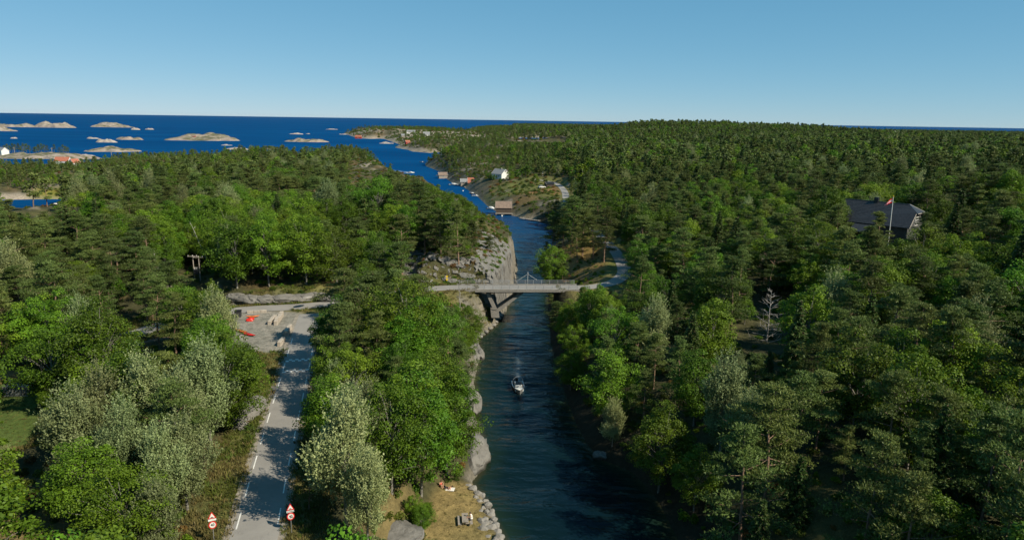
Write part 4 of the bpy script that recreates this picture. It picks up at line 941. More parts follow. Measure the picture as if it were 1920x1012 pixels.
def pine(seed, H=11.0, lod=0, flat=0.0):
    r = np.random.default_rng(seed); tr = MB(); pts = trunk_path(H * 0.96, r, 1.0)
    rb = 0.015 * H; tr.tube(pts, [rb * (1 - 0.86 * i / 7) for i in range(8)], 6 if lod == 0 else 4, False)
    c0 = r.uniform(0.22, 0.38); rmax = H * r.uniform(0.24, 0.30); nb = int(r.integers(24, 30)) if lod < 2 else 16
    C = []; U = []; S = []; TI = []
    for i in range(nb):
        t = (i + r.uniform(0, 1)) / nb; hz = c0 + (1 - c0) * t
        prof = (0.55 + 0.45 * math.sin(math.pi * min(t * 1.05 + 0.12, 1))) * (1 - t ** 2.6 * 0.85)
        L = rmax * prof * r.uniform(0.45, 1.22); az = i * 2.399 + r.normal() * 0.4
        el = math.radians(-6 + 50 * t ** 1.3 + r.normal() * 8)
        if r.random() < 0.12: continue
        p0 = on_path(pts, hz * 0.98); d = Vector((math.cos(az) * math.cos(el), math.sin(az) * math.cos(el), math.sin(el)))
        p1 = p0 + d * L * 0.6; p2 = p0 + d * L + Vector((0, 0, 0.10 * L))
        if lod < 2: tr.tube([p0, p1, p2], [0.0055 * H * (1 - t * 0.5), 0.003 * H, 0.0012 * H], 3, False)
        npad = 3
        for k in range(npad):
            s = 0.42 + 0.62 * (k + r.uniform(0, 0.8)) / npad
            pc = p0.lerp(p2, min(s, 1.05)) + Vector(r.normal(size=3)) * 0.028 * H
            pr = H * r.uniform(0.060, 0.100) * (1.12 - 0.3 * t)
            nt = {0: 70, 1: 34, 2: 8}[lod]
            e = unit(nt, r) * (r.random((nt, 1)) ** 0.4); e[:, 2] = np.abs(e[:, 2]) * 0.75 - 0.18
            q = np.array(pc) + e * np.array([pr * 1.08, pr * 1.08, pr * 0.34])
            C.append(q); a = e.copy(); a[:, 2] += 0.75; U.append(a)
            S.append(np.full(nt, {0: 0.0235, 1: 0.034, 2: 0.075}[lod] * H)); TI.append(np.clip(0.5 + r.normal(size=nt) * 0.17 + r.normal() * 0.13, 0, 1))
    C = np.concatenate(C); U = np.concatenate(U); S = np.concatenate(S); TI = np.concatenate(TI)
    # each tuft is three slim needles fans
    k = {0: 3, 1: 3, 2: 2}[lod]
    C = np.repeat(C, k, 0); TI = np.repeat(TI, k); S = np.repeat(S, k) * r.uniform(0.7, 1.25, len(C))
    U = np.repeat(U, k, 0) + r.normal(size=C.shape) * 0.55; U /= np.linalg.norm(U, axis=1, keepdims=True)
    v, f = leaf_quads(C + U * S[:, None] * 0.3, unit(len(C), r), U, S, {0: 0.26, 1: 0.32, 2: 0.5}[lod])
    return finish('pine', tr, v.astype(np.float32), f, TI, M_PINE, M_BARKP, lod)
def broad(seed, H=10.0, lod=0, mat=None, wide=1.0, name='broadleaf', stems=1):
    r = np.random.default_rng(seed); tr = MB(); pts = trunk_path(H * 0.85, r, 1.2)
    tr.tube(pts, [0.014 * H * (1 - 0.85 * i / 7) for i in range(8)], 6 if lod == 0 else 4, False)
    nc = {0: 92, 1: 74, 2: 30}[lod]; nl = {0: 190, 1: 90, 2: 34}[lod]
    C = []; NN = []; S = []; TI = []
    rx = H * 0.30 * wide; zc = H * 0.56; rz_ = H * 0.44
    lob = r.uniform(0, 6.28, 3)
    for i in range(nc):
        e = unit(1, r)[0]; rad = r.uniform(0.35, 1.12) ** 0.5
        an = math.atan2(e[1], e[0]); lobe = 1 + 0.24 * math.sin(2 * an + lob[0]) + 0.18 * math.sin(3 * an + lob[1] + e[2] * 2)
        zz = e[2]
        wz_ = 1.0 if zz < 0 else 1 - 0.25 * zz
        pc = np.array([e[0] * rx * rad * lobe * wz_, e[1] * rx * rad * lobe * wz_, zc + zz * rz_ * rad * (0.92 + 0.14 * math.sin(an * 2 + lob[2]))])
        if lod < 2 and i % 2 == 0:
            p0 = on_path(pts, min(0.9, max(0.25, (pc[2] / H) * 0.72)));
            tr.tube([p0, p0.lerp(Vector(pc), 0.6) + Vector((0, 0, 0.02 * H)), Vector(pc)], [0.005 * H, 0.003 * H, 0.0012 * H], 3, False)
        cr = H * r.uniform(0.045, 0.135)
        u = unit(nl, r); u[:, 2] = np.where(u[:, 2] < -0.35, -u[:, 2], u[:, 2])
        q = pc + u * cr * (0.45 + 0.6 * r.random((nl, 1)) ** 0.6) * np.array([1, 1, 0.85])
        C.append(q); NN.append(u * 0.8 + unit(nl, r) * 0.7 + np.array([0, 0, 0.25])); S.append(np.full(nl, {0: 0.0180, 1: 0.027, 2: 0.060}[lod] * H))
        TI.append(np.clip(0.45 + r.normal(size=nl) * 0.17 + r.normal() * 0.12, 0, 1))
    C = np.concatenate(C); NN = np.concatenate(NN); S = np.concatenate(S) * r.uniform(0.7, 1.3, len(C)); TI = np.concatenate(TI)
    v, f = leaf_quads(C, NN, unit(len(C), r), S, 0.72)
    return finish(name, tr, v.astype(np.float32), f, TI, mat or M_BROAD, M_BARKB, lod)
def aspen(seed, H=11.0, lod=0):
    r = np.random.default_rng(seed); tr = MB(); pts = trunk_path(H * 0.9, r, 0.9)
    tr.tube(pts, [0.013 * H * (1 - 0.85 * i / 7) for i in range(8)], 6 if lod == 0 else 4, False)
    ns = {0: 1750, 1: 640, 2: 130}[lod]; nl = {0: 13, 1: 9, 2: 6}[lod]
    lobes = []
    for _ in range(17):
        e = unit(1, r)[0] * r.uniform(0.35, 1.0) ** 0.5; lobes.append((e[0] * 0.19 * H, e[1] * 0.19 * H, H * (0.50 + 0.30 * e[2]), H * r.uniform(0.055, 0.115), r.normal() * 0.13))
    lobes += [(0, 0, H * 0.82, H * 0.09, 0.05), (r.normal() * 0.04 * H, r.normal() * 0.04 * H, H * 0.36, H * 0.12, 0)]
    for lb in lobes:
        p0 = on_path(pts, 0.3); tr.tube([p0, p0.lerp(Vector(lb[:3]), 0.5) + Vector((0, 0, 0.05 * H)), Vector(lb[:3])], [0.007 * H, 0.004 * H, 0.0015 * H], 4, False)
    C = []; NN = []; U = []; S = []; TI = []
    for i in range(ns):
        lx, ly, lz, lr, lt = lobes[int(r.integers(len(lobes)))]
        e = unit(1, r)[0] * r.uniform(0.45, 1.0); e[2] *= 1.6
        b0 = np.array([lx, ly, lz]) + e * lr
        d = np.array([e[0] * 0.55, e[1] * 0.55, 1.0 + 0.3 * r.normal()]) + r.normal(size=3) * 0.15; d /= np.linalg.norm(d)
        L = H * r.uniform(0.045, 0.13); s = np.linspace(0, 1, nl)[:, None]
        q = b0 + d * L * s + r.normal(size=(nl, 3)) * 0.011 * H * (1.15 - s)
        C.append(q); NN.append(unit(nl, r) + e * 0.5); U.append(d + r.normal(size=(nl, 3)) * 0.5)
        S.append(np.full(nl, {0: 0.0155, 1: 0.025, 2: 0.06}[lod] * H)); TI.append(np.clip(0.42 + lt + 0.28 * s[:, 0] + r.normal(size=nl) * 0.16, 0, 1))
    C = np.concatenate(C); NN = np.concatenate(NN); U = np.concatenate(U); S = np.concatenate(S) * r.uniform(0.7, 1.3, len(C)); TI = np.concatenate(TI)
    v, f = leaf_quads(C, NN, U, S, 0.6)
    return finish('aspen', tr, v.astype(np.float32), f, TI, M_ASPEN, M_BARKB, lod)
def spruce(seed, H=12.0, lod=0):
    r = np.random.default_rng(seed); tr = MB(); pts = trunk_path(H, r, 0.25)
    tr.tube(pts, [0.013 * H * (1 - 0.93 * i / 7) for i in range(8)], 6 if lod == 0 else 4, False)
    C = []; U = []; S = []; TI = []
    nw = 26 if lod < 2 else 14
    for w in range(nw):
        t = w / (nw - 1); z = H * (0.10 + 0.88 * t); L0 = H * 0.19 * (1 - t) ** 0.85 + 0.012 * H
        for k in range(7 if lod < 2 else 5):
            az = k * 6.283 / 7 + w * 1.1 + r.normal() * 0.15; L = L0 * r.uniform(0.75, 1.15)
            m_ = max(4, int({0: 30, 1: 15, 2: 7}[lod] * L / (0.2 * H) + 3)); s = r.random(m_) ** 0.7
            d = np.array([math.cos(az), math.sin(az)])
            wd_ = (1 - s) * 0.25 * L + 0.02 * H
            q = np.stack([d[0] * L * s - d[1] * r.normal(size=m_) * wd_ * 0.6, d[1] * L * s + d[0] * r.normal(size=m_) * wd_ * 0.6, z - 0.28 * L * s + 0.12 * L * s ** 3 - r.random(m_) * 0.02 * H], 1)
            C.append(q); U.append(np.stack([np.full(m_, d[0]), np.full(m_, d[1]), np.full(m_, -0.35)], 1) + r.normal(size=(m_, 3)) * 0.45)
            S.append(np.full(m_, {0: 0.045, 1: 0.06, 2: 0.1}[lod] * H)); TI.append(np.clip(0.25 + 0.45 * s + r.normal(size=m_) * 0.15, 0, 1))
            if lod < 2: tr.tube([(0, 0, z), (d[0] * L, d[1] * L, z - 0.18 * L)], [0.003 * H, 0.001 * H], 3, False)
    C = np.repeat(np.concatenate(C), 2, 0); U = np.repeat(np.concatenate(U), 2, 0) + r.normal(size=C.shape) * 0.3; S = np.repeat(np.concatenate(S), 2) * r.uniform(.7, 1.2, len(C)); TI = np.repeat(np.concatenate(TI), 2)
    NN = unit(len(C), r) * 0.8 + np.array([0, 0, 0.7])
    v, f = leaf_quads(C, NN, U, S, 0.36)
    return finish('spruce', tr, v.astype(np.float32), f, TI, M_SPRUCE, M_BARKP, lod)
def bush(seed, mat, R=0.9, nc=12, nl=42, ls=0.17, flat=0.75):
    r = np.random.default_rng(seed); C = []; NN = []; TI = []
    for i in range(nc):
        e = unit(1, r)[0]; e[2] = abs(e[2]); pc = e * R * r.uniform(0.3, 0.8) * np.array([1, 1, flat]); u = unit(nl, r); u[:, 2] = np.abs(u[:, 2]) - 0.2
        C.append(pc + u * R * r.uniform(0.25, 0.45)); NN.append(u * 0.5 + unit(nl, r)); TI.append(np.clip(0.45 + r.normal(size=nl) * 0.18 + r.normal() * 0.14, 0, 1))
    C = np.concatenate(C); NN = np.concatenate(NN); TI = np.concatenate(TI)
    v, f = leaf_quads(C, NN, unit(len(C), r), ls * r.uniform(0.7, 1.3, len(C)), 0.7)
    return mesh_arrays('bush', v, f, [mat], attrs={'tint': ('FACE', TI)})
def tuft(seed, mat, n=26, h=0.45):
    r = np.random.default_rng(seed); a = r.uniform(0, 6.28, n); rad = r.random(n) * 0.35
    b0 = np.stack([np.cos(a) * rad, np.sin(a) * rad, np.zeros(n)], 1); U = np.stack([np.cos(a) * 0.5, np.sin(a) * 0.5, np.ones(n)], 1) + r.normal(size=(n, 3)) * 0.25
    s = h * r.uniform(0.6, 1.2, n); U /= np.linalg.norm(U, axis=1, keepdims=True)
    v, f = leaf_quads(b0 + U * s[:, None] * 0.5, unit(n, r) * np.array([1, 1, 0.2]), U, s, 0.16)
    return mesh_arrays('tuft', v, f, [mat], attrs={'tint': ('FACE', np.clip(r.normal(0.5, 0.2, n), 0, 1))})
PRO = {'pine': [pine(11 + i, 11.0) for i in range(5)], 'broad': [broad(31 + i, 10.0, wide=(1.0, 1.15, 0.85, 1.05, 0.95)[i]) for i in range(5)],
       'aspen': [aspen(51 + i) for i in range(3)], 'spruce': [spruce(61 + i) for i in range(2)]}
LOD1 = {'pine': [pine(111 + i, 11.0, 1) for i in range(4)], 'broad': [broad(131 + i, 10.0, 1) for i in range(4)], 'aspen': [aspen(151 + i, 11, 1) for i in range(2)], 'spruce': [spruce(161, 12, 1)]}
LOD2 = {'pine': [pine(211 + i, 11.0, 2) for i in range(4)], 'broad': [broad(231 + i, 10.0, 2) for i in range(4)], 'aspen': [aspen(251, 11, 2)], 'spruce': [spruce(261, 12, 2)]}
PH = {'pine': 11.0, 'broad': 10.0, 'aspen': 11.0, 'spruce': 12.0}; PR = {'pine': 0.27, 'broad': 0.31, 'aspen': 0.25, 'spruce': 0.19}

# ---- where trees may stand
CLEAR = [  # (region of the photograph that trees nearer than the distance must leave open)
    ([(425, 1012), (515, 1012), (540, 900), (572, 770), (592, 690), (610, 620), (625, 585), (580, 575), (540, 640), (530, 690), (515, 760), (490, 820), (440, 900), (410, 1012)], 150),
    ([(440, 580), (640, 562), (610, 600), (590, 640), (535, 655), (480, 645), (452, 625)], 152),
    ([(435, 552), (640, 550), (640, 572), (435, 582)], 152),
    ([(925, 1012), (900, 920), (893, 890), (912, 850), (900, 780), (897, 700), (905, 640), (940, 595), (962, 540), (1026, 545), (1028, 620), (1030, 700), (1035, 780), (1045, 850), (1075, 925), (1100, 1012)], 190),
    ([(778, 450), (800, 532), (955, 540), (965, 485), (905, 472), (850, 478)], 176),
    ([(802, 524), (1068, 524), (1058, 548), (960, 600), (940, 590), (900, 552), (802, 548)], 158),
    ([(965, 520), (1012, 475), (1035, 445), (1000, 412), (960, 405), (905, 378), (830, 328), (800, 312), (740, 290), (735, 318), (790, 338), (880, 372), (920, 410), (945, 435), (966, 480)], 800),
    ([(830, 918), (880, 900), (935, 1012), (812, 1012)], 76),
    ([(0, 700), (62, 700), (75, 770), (62, 815), (0, 828)], 95),
    ([(1600, 378), (1740, 387), (1742, 415), (1690, 408), (1610, 402)], 172),
    ([(1030, 486), (1135, 484), (1140, 518), (1040, 522)], 190),
    ([(855, 335), (908, 335), (908, 355), (855, 356)], 520), ([(915, 375), (960, 375), (1000, 412), (930, 402)], 380),
    ([(922, 320), (953, 320), (953, 334), (922, 334)], 470), ([(905, 340), (1050, 342), (1048, 372), (960, 376), (915, 380)], 440),
    ([(0, 374), (128, 374), (100, 396), (0, 398)], 345), ([(386, 955), (414, 955), (414, 1012), (386, 1012)], 75), ([(532, 945), (560, 945), (556, 1012), (534, 1012)], 75), ([(1155, 480), (1172, 492), (1175, 518), (1150, 520)], 200),
    ([(225, 612), (295, 608), (290, 640), (225, 645)], 125), ([(660, 290), (725, 290), (728, 326), (650, 345)], 640), ([(690, 930), (770, 930), (770, 1012), (690, 1012)], 72),
    ([(395, 830), (470, 690), (505, 690), (500, 780), (450, 900), (405, 1000)], 82), ([(555, 880), (800, 900), (800, 1012), (555, 1012)], 58), ([(50, 960), (130, 960), (130, 1012), (30, 1012)], 62), ([(60, 700), (80, 770), (70, 830), (40, 835)], 84),
    ([(945, 257), (1062, 257), (1060, 266), (960, 265)], 1480), 
    ([(345, 470), (395, 470), (390, 525), (350, 525)], 165), ([(1425, 545), (1465, 545), (1470, 640), (1410, 640)], 140)]
def blocked(x, y, z, h, rad):
    r_ = np.zeros(len(x), bool); dist = y
    for fx_, fz in ((0, 0.97), (0, 0.7), (0.75, 0.72), (-0.75, 0.72), (0.95, 0.5), (-0.95, 0.5), (0, 0.35), (0.6, 0.25), (-0.6, 0.25)):
        a, b_ = project(x + fx_ * rad, y, z + fz * h)
        for poly, dm in CLEAR: r_ |= (dist < dm) & inpoly(a, b_, poly)
    return r_

FREE = []
trees = []                            # kind, x, y, z, h
# hand-placed trees: base pixel on the land, kind, height, label
def hero(px, py, kind, h, label):
    p = Pg(px, py); trees.append([kind, p[0], p[1], p[2], h, label]); occupied.append((p[0], p[1], h * PR[kind] * 0.75))
H_ = [('tallest grey-green aspen at the back of the roadside clump on the left', 285, 880, 'aspen', 13.5), ('grey-green aspen at the back left of the roadside clump', 205, 882, 'aspen', 12.5), ('grey-green aspen at the back right of the roadside clump', 345, 890, 'aspen', 12),
      ('leafy aspen at the left edge of the roadside clump', 152, 930, 'aspen', 12), ('aspen in the middle of the roadside clump', 245, 950, 'aspen', 11.5), ('pale aspen on the road side of the clump', 352, 962, 'aspen', 10.5), ('aspen standing right of the clump centre', 315, 985, 'aspen', 10.5),
      ('darker leafy tree at the lower left of the aspen clump', 170, 1000, 'broad', 9.5), ('leafy tree at the lower edge below the aspen clump', 240, 1060, 'broad', 9), ('pale aspen at the lower edge behind the left speed sign', 300, 1060, 'aspen', 8.5),
      ('broad green tree left of the road beyond the aspen clump', 430, 800, 'broad', 12), ('greyish green aspen left of the road below the gravel lot', 395, 830, 'aspen', 13), ('bright green tree overhanging the road below the red kayaks', 462, 752, 'broad', 7.5),
      ('tall pale aspen right of the road near the lower edge', 650, 985, 'aspen', 13.5), ('second pale aspen right of the road, behind the tallest', 664, 915, 'aspen', 11.5), ('aspen between the road and the bare outcrop at the lower edge', 690, 1020, 'aspen', 9.5), 
      ('slender aspen right of the road halfway to the junction', 632, 795, 'aspen', 8.5), ('bright green tree directly behind the picnic lawn', 790, 930, 'broad', 13.5), ('bright green tree left of the one behind the picnic lawn', 735, 925, 'broad', 12), ('bright green tree between road and channel, above the picnic lawn', 775, 850, 'broad', 12),
      ('yellow-green tree near the smooth shore rock', 838, 890, 'broad', 10.5), ('bright green tree right of the road hump', 665, 790, 'broad', 9.5), ('bright yellow-green tree level with the motorboat on the left bank', 815, 800, 'broad', 10.5), ('leafy green tree on the left bank left of the motorboat', 850, 830, 'broad', 9.5),
      ('pine with a bare reddish trunk right of the road hump', 662, 705, 'pine', 12.5), ('pine right of the junction in front of the side road', 700, 655, 'pine', 13), ('pine between junction and bridge', 745, 640, 'pine', 12), ('slender pine left of the bridge abutment', 838, 700, 'pine', 10.5),
      ('pine leaning over the channel bank left of the boat', 862, 760, 'pine', 9.5), ('tall bright green tree behind the rock cutting, left', 445, 540, 'broad', 14), ('tall bright green tree behind the rock cutting, centre', 505, 538, 'broad', 14.5), ('tall bright green tree behind the rock cutting, right', 575, 535, 'broad', 14.5),
      ('round green tree behind the junction, right end of the cutting', 632, 535, 'broad', 12), ('bright green tree in the second row behind the cutting, left', 430, 490, 'broad', 13), ('bright green tree in the second row behind the cutting, right', 590, 490, 'broad', 13),
      ('leftmost pine on the brown knoll beyond the bridge, leaning over water', 1036, 474, 'pine', 13), ('tallest pine on the brown knoll beyond the bridge', 1070, 476, 'pine', 19), ('pine at the centre of the brown knoll', 1092, 480, 'pine', 16), ('pine at the right end of the brown knoll beside the road', 1132, 492, 'pine', 16), ('pine at the back of the brown knoll', 1055, 464, 'pine', 14),
      ('small bright spruce at the right bridgehead', 1041, 521, 'spruce', 4.0), ('round leafy tree hiding the right end of the bridge', 1108, 640, 'broad', 10), ('leafy tree at the waterline below the right bridgehead', 1065, 650, 'broad', 8.5), ('tall pine right of the bridge beside the shore road', 1195, 600, 'pine', 13), ('pale leafy tree right of the one hiding the bridge end', 1225, 690, 'aspen', 11.5),
      ('leafy green tree on the right bank, beside the pale one', 1150, 700, 'broad', 10.5), ('brownish leafy tree overhanging the water opposite the boat', 1140, 800, 'broad', 11), ('pale tree on the right bank, brightest in the shade', 1350, 850, 'aspen', 12.5), ('leafy tree left of the brightest pale tree', 1300, 800, 'broad', 10.5),
      ('bright green tree on the right slope, behind the pale trees', 1330, 690, 'broad', 11), ('sunlit tree right of the dead tree', 1510, 690, 'broad', 11.5), ('tall sunlit tree on the right slope', 1635, 640, 'broad', 12.5), ('tall rounded tree just left of the black-roofed house', 1545, 470, 'broad', 15), ('second tall tree left of the black-roofed house', 1490, 500, 'broad', 12),
      ('dark spruce just right of the black-roofed house', 1775, 510, 'spruce', 15), ('slender spruce beside the pale tree on the right slope', 1245, 475, 'spruce', 12), ('pine in front of the black-roofed house', 1640, 500, 'pine', 12.5), ('wide pine at the lower right of the picture', 1835, 1000, 'pine', 12), ('pine on the right slope above the wide pine', 1660, 900, 'pine', 12),
      ('pine with layered crown near the right edge', 1800, 760, 'pine', 13), ('leafy shrub-like tree in deep shade near the lower right', 1300, 960, 'broad', 7.5)]
H_ += [('low tree at the left corner of the white house', 918, 338, 'broad', 5.5), ('rounded shrub-like tree below the white house', 938, 345, 'broad', 4.0), ('tall pine right of the shore road bend', 1200, 508, 'pine', 15), ('broad tree behind the tall pine at the shore road bend', 1204, 482, 'broad', 14), ('pine farther up beside the shore road, right side', 1186, 466, 'pine', 14), ('yellow-green shrub at the left edge of the picnic lawn', 788, 1000, 'broad', 3.2), ('low green shrub left of the picnic table', 776, 972, 'broad', 3.0), ('small shrub beside the flat outcrop', 800, 985, 'broad', 2.4), ('pine beside the right road edge, nearest the junction', 652, 655, 'pine', 13), ('leafy tree at the right road edge level with the hump', 645, 692, 'broad', 10.5), ('pine at the right road edge just below the hump', 640, 732, 'pine', 12.5), ('leafy tree shading the road below the hump', 634, 768, 'broad', 9.5), ('slim pine on the front of the brown knoll', 1082, 492, 'pine', 13), ('pine on the right side of the brown knoll', 1112, 486, 'pine', 14), ('small pine low on the knoll at the water', 1024, 486, 'pine', 6), ('leafy tree between knoll and shore road, lowest of that row', 1074, 455, 'broad', 10), ('second leafy tree along the shore road behind the knoll', 1094, 444, 'broad', 9.5), ('pine along the shore road behind the knoll', 1062, 430, 'pine', 9), ('pine at the bend of the road behind the knoll', 1110, 462, 'pine', 9),
       ('leafy tree by the shore road above the long low dock', 1078, 418, 'broad', 9), ('low tree by the shore road below the parked car', 1066, 395, 'broad', 6), ('leafy tree at the shore road, level with the boathouse', 1072, 400, 'broad', 8), ('dark pine beside the shore road right of the knoll', 1186, 520, 'pine', 11), ('bushy tree in front of the white house', 925, 341, 'broad', 5), ('bushy tree right of the white house', 956, 338, 'broad', 6)]
for lab, px, py, kd, h in H_: hero(px, py, kd, h * (1.0 if ('knoll' in lab or 'house' in lab or 'road' in lab and px > 1000) else 1.12), lab)
hero_n = len(trees)
HOUSE_XY = None
# ---- the scattered forest
def jitter_grid(x0, x1, y0, y1, sp):
    a, b_ = np.meshgrid(np.arange(x0, x1, sp), np.arange(y0, y1, sp), indexing='ij')
    a = a.ravel() + rng.uniform(-0.46, 0.46, a.size) * sp; b_ = b_.ravel() + rng.uniform(-0.46, 0.46, b_.size) * sp
    return a, b_
tx = []; ty = []
for (x0, x1, y0, y1, sp) in ((-330, 330, 5, 330, 5.5), (-620, 620, 330, 720, 6.2), (-900, 1300, 720, 1500, 8.0), (-900, 2900, 1500, 3900, 13.0)):
    a, b_ = jitter_grid(x0, x1, y0, y1, sp); tx.append(a); ty.append(b_)
tx = np.concatenate(tx); ty = np.concatenate(ty)
ang = np.degrees(np.arctan2(tx, ty)); trr = np.hypot(tx, ty)
ok = (((ang > -46) & (ang < 46)) | ((ang >= 46) & (ang < 75) & (trr < 130))) & (trr > 26)
tx = tx[ok]; ty = ty[ok]
tz, td, troad, trd, tcd = land(tx, ty, True)
trr = np.hypot(tx, ty)
e_ = 1.2
sl = np.hypot(land(tx + e_, ty) - land(tx - e_, ty), land(tx, ty + e_) - land(tx, ty - e_)) / (2 * e_)
ok = (td > np.where((tx > 6) & (trr < 200), 0.4, 1.0)) & (troad > np.where(tx > 20, 2.9, 3.6)) & (sl < 1.5)
for poly, mg in ((LOT, 1.0), (LAWN, 0.5), (GARDEN, -1.0), (KNOLL, 0.0)): ok &= sdist(tx, ty, poly) < -mg
sparse = np.zeros(len(tx))
sparse = np.where((trr > 330) & (td < 14), 0.75, sparse)
headm = (ty > 1080) & (ty < 2300) & (tx < -60) & (td < 160); sparse = np.where(headm, 0.72, sparse)
tipd = np.hypot(tx - P(712, 312, 4)[0], ty - P(712, 312, 4)[1]); sparse = np.where(tipd < 32, 0.8, sparse)
sparse = np.where(sdist(tx, ty, mead) > -4, 0.88, sparse)
sparse = np.where((trd > 0) & (trd < 3), 0.75, sparse)
sparse = np.maximum(sparse, sstep(0.30, 0.5, fbm(tx / 22, ty / 22, 3, 88)) * 0.5 * (trr < 500))
ok &= rng.random(len(tx)) > sparse
for (ox_, oy_, orad) in occupied: ok &= np.hypot(tx - ox_, ty - oy_) > orad + 1.2
tx, ty, tz, td, troad, trr = (q[ok] for q in (tx, ty, tz, td, troad, trr))
# kinds by place
left = tx < -6 + 0 * ty
zn = fbm(tx / 35, ty / 35, 3, 91); z2 = fbm(tx / 12, ty / 12, 2, 92); rnd = rng.random(len(tx))
p_broad = np.where(left, 0.22, 0.24) + 0.35 * zn
strip_ = left & (ty < 160) & (tx > -28 - 0.12 * (ty - 60)) ; p_broad = np.where(strip_, 0.62, p_broad)
fore = left & (ty < 105) & ~strip_; p_broad = np.where(fore, 0.62, p_broad)
gspot = (np.hypot(tx + 68, (ty - 175) / 1.2) < 24); p_broad = np.where(gspot, 0.9, p_broad)
p_broad = np.where(trr > 450, np.where(left, 0.25, 0.34) + 0.3 * zn, p_broad)
p_aspen = np.where(fore | strip_, 0.16, 0.05); p_spruce = np.where(left, 0.01, 0.09)
kind = np.where(rnd < p_broad, 'broad', np.where(rnd < p_broad + p_aspen, 'aspen', np.where(rnd < p_broad + p_aspen + p_spruce, 'spruce', 'pine')))
hh = np.array([PH[k_] for k_ in kind]) * np.where(trr > 0, np.where(rng.random(len(tx)) < 0.22, rng.uniform(0.5, 0.9, len(tx)), rng.uniform(0.95, 1.5, len(tx))), 1)
hh *= np.where((tx > 6) & (trr < 330), 1.0, np.clip(0.55 + td / 22, 0.6, 1.0))                         # wind-clipped at the shore
hh *= np.where(trr > 720, 1.0, 0.98)
hh = np.where(left & (trr > 450), hh * np.where(tx < -0.42 * ty, 0.44, 0.58), hh)
hh = np.where((tx > -40) & (trr > 330) & (trr < 900) & (tx < 40), hh * 0.62, hh)
hh *= np.where(trr > 1500, 1.15, 1.0)
hh = np.where((tx > 6) & (tx < 36) & (ty > 84) & (ty < 158), hh * 0.72, hh)
rad = hh * np.array([PR[k_] for k_ in kind])
bl = blocked(tx, ty, tz, hh, rad * 0.85)
# a blocked tree may survive as a low one
hl = np.where(bl, hh * 0.42, hh); bl2 = bl.copy(); bl2[bl] = blocked(tx[bl], ty[bl], tz[bl], hl[bl], rad[bl] * 0.4)
hh = hl; keep_ = ~bl2
tx, ty, tz, td, troad, trr, kind, hh = (q[keep_] for q in (tx, ty, tz, td, troad, trr, kind, hh))
ppx, ppy = project(tx, ty, tz + hh * 0.7)
inview = (ppx > -40) & (ppx < 1960) & (ppy > 180) & (ppy < 1075) & (ty > 20)

# ---- labels for single trees: kind, side and rank from the nearest landmark
LMS = [('the gravel lot', P(495, 620, 8.2)), ('the junction', P(600, 572, 8.4)), ('the speed signs', P(470, 985, 7)), ('the greenhouse', P(38, 735, 6.2)), ('the power poles', P(370, 528, 9)), ('the picnic table', P(872, 978, 1.4)),
       ('the motorboat', P(972, 737, 0)), ('the road hump', P(555, 690, 7.7)), ('the bridge', P(940, 540, 9.5)), ('the grey cliff', P(860, 470, 15)), ('the brown knoll', P(1085, 490, 7)), ('the dead tree', P(1437, 640, 14)),
       ('the black-roofed house', P(1665, 430, 21)), ('the shore road bend', P(1170, 510, 9.5)), ('the grey boathouse', P(943, 398, 1)), ('the white house', P(937, 334, 9)), ('the left picture edge', (-185, 245, 7)), ('the left shore point', P(715, 318, 6)), ('the cliff top', P(830, 420, 16)), ('the broken dead tree', P(1610, 725, 15)), ('the side road', P(265, 622, 8)), ('the flagpole', (83, 150, 18)), ('the brightest pale tree', P(1350, 850, 5)), ('the aspen clump', P(270, 930, 6)), ('the rock cutting', P(520, 540, 11)), ('the left inlet', P(60, 385, 0)), ('the smooth shore rock', P(890, 860, 0)),
       ('the lower right corner', (40, 62, 6)), ('the right picture edge', (110, 105, 20))]
LOOK = {'pine': 'layered pine', 'broad': 'leafy green tree', 'aspen': 'pale grey-green aspen', 'spruce': 'dark pointed spruce'}
CAT = {'pine': 'pine tree', 'broad': 'tree', 'aspen': 'aspen tree', 'spruce': 'spruce tree'}
NAME = {'pine': 'pine_tree', 'broad': 'broadleaf_tree', 'aspen': 'aspen_tree', 'spruce': 'spruce_tree'}
ORD = ['nearest to', 'second closest to', 'third closest to', 'fourth closest to', 'fifth closest to', 'sixth closest to', 'seventh closest to', 'eighth closest to', 'ninth closest to', 'tenth closest to']
def landmark(x, y):
    bd = 1e9; bi = 0
    for i, (nm, q) in enumerate(LMS):
        d = math.hypot(x - q[0], y - q[1]) / (0.5 + 0.004 * math.hypot(x, y))
        if d < bd: bd = d; bi = i
    q = LMS[bi][1]; dx, dy = x - q[0], y - q[1]
    side = ('to the right of' if dx > 0 else 'to the left of') if abs(dx) > abs(dy) * 0.8 else ('behind' if dy > 0 else 'in front of')
    return LMS[bi][0], side, math.hypot(dx, dy)
pcount = {}
def plant(kd, x, y, z, h, label, group, proto):
    o = thing(NAME[kd], label, CAT[kd], (x, y, z - 0.15), random.uniform(0, 6.283), group)
    s_ = h / PH[kd]; o.scale = (s_ * random.uniform(0.9, 1.15), s_ * random.uniform(0.9, 1.15), s_)
    for nm, me in (('trunk', proto.trunk), ('crown', proto.crown)):
        c_ = bpy.data.objects.new(nm, me); col.objects.link(c_); c_.parent = o
    return o
GRP = {'pine': 'pines standing in the near forest', 'broad': 'leafy trees standing in the near forest', 'aspen': 'aspens standing in the near forest', 'spruce': 'spruces standing in the near forest'}
for kd, x, y, z, h, lab in trees:
    plant(kd, x, y, z, h, lab, GRP[kd], random.choice(PRO[kd]))
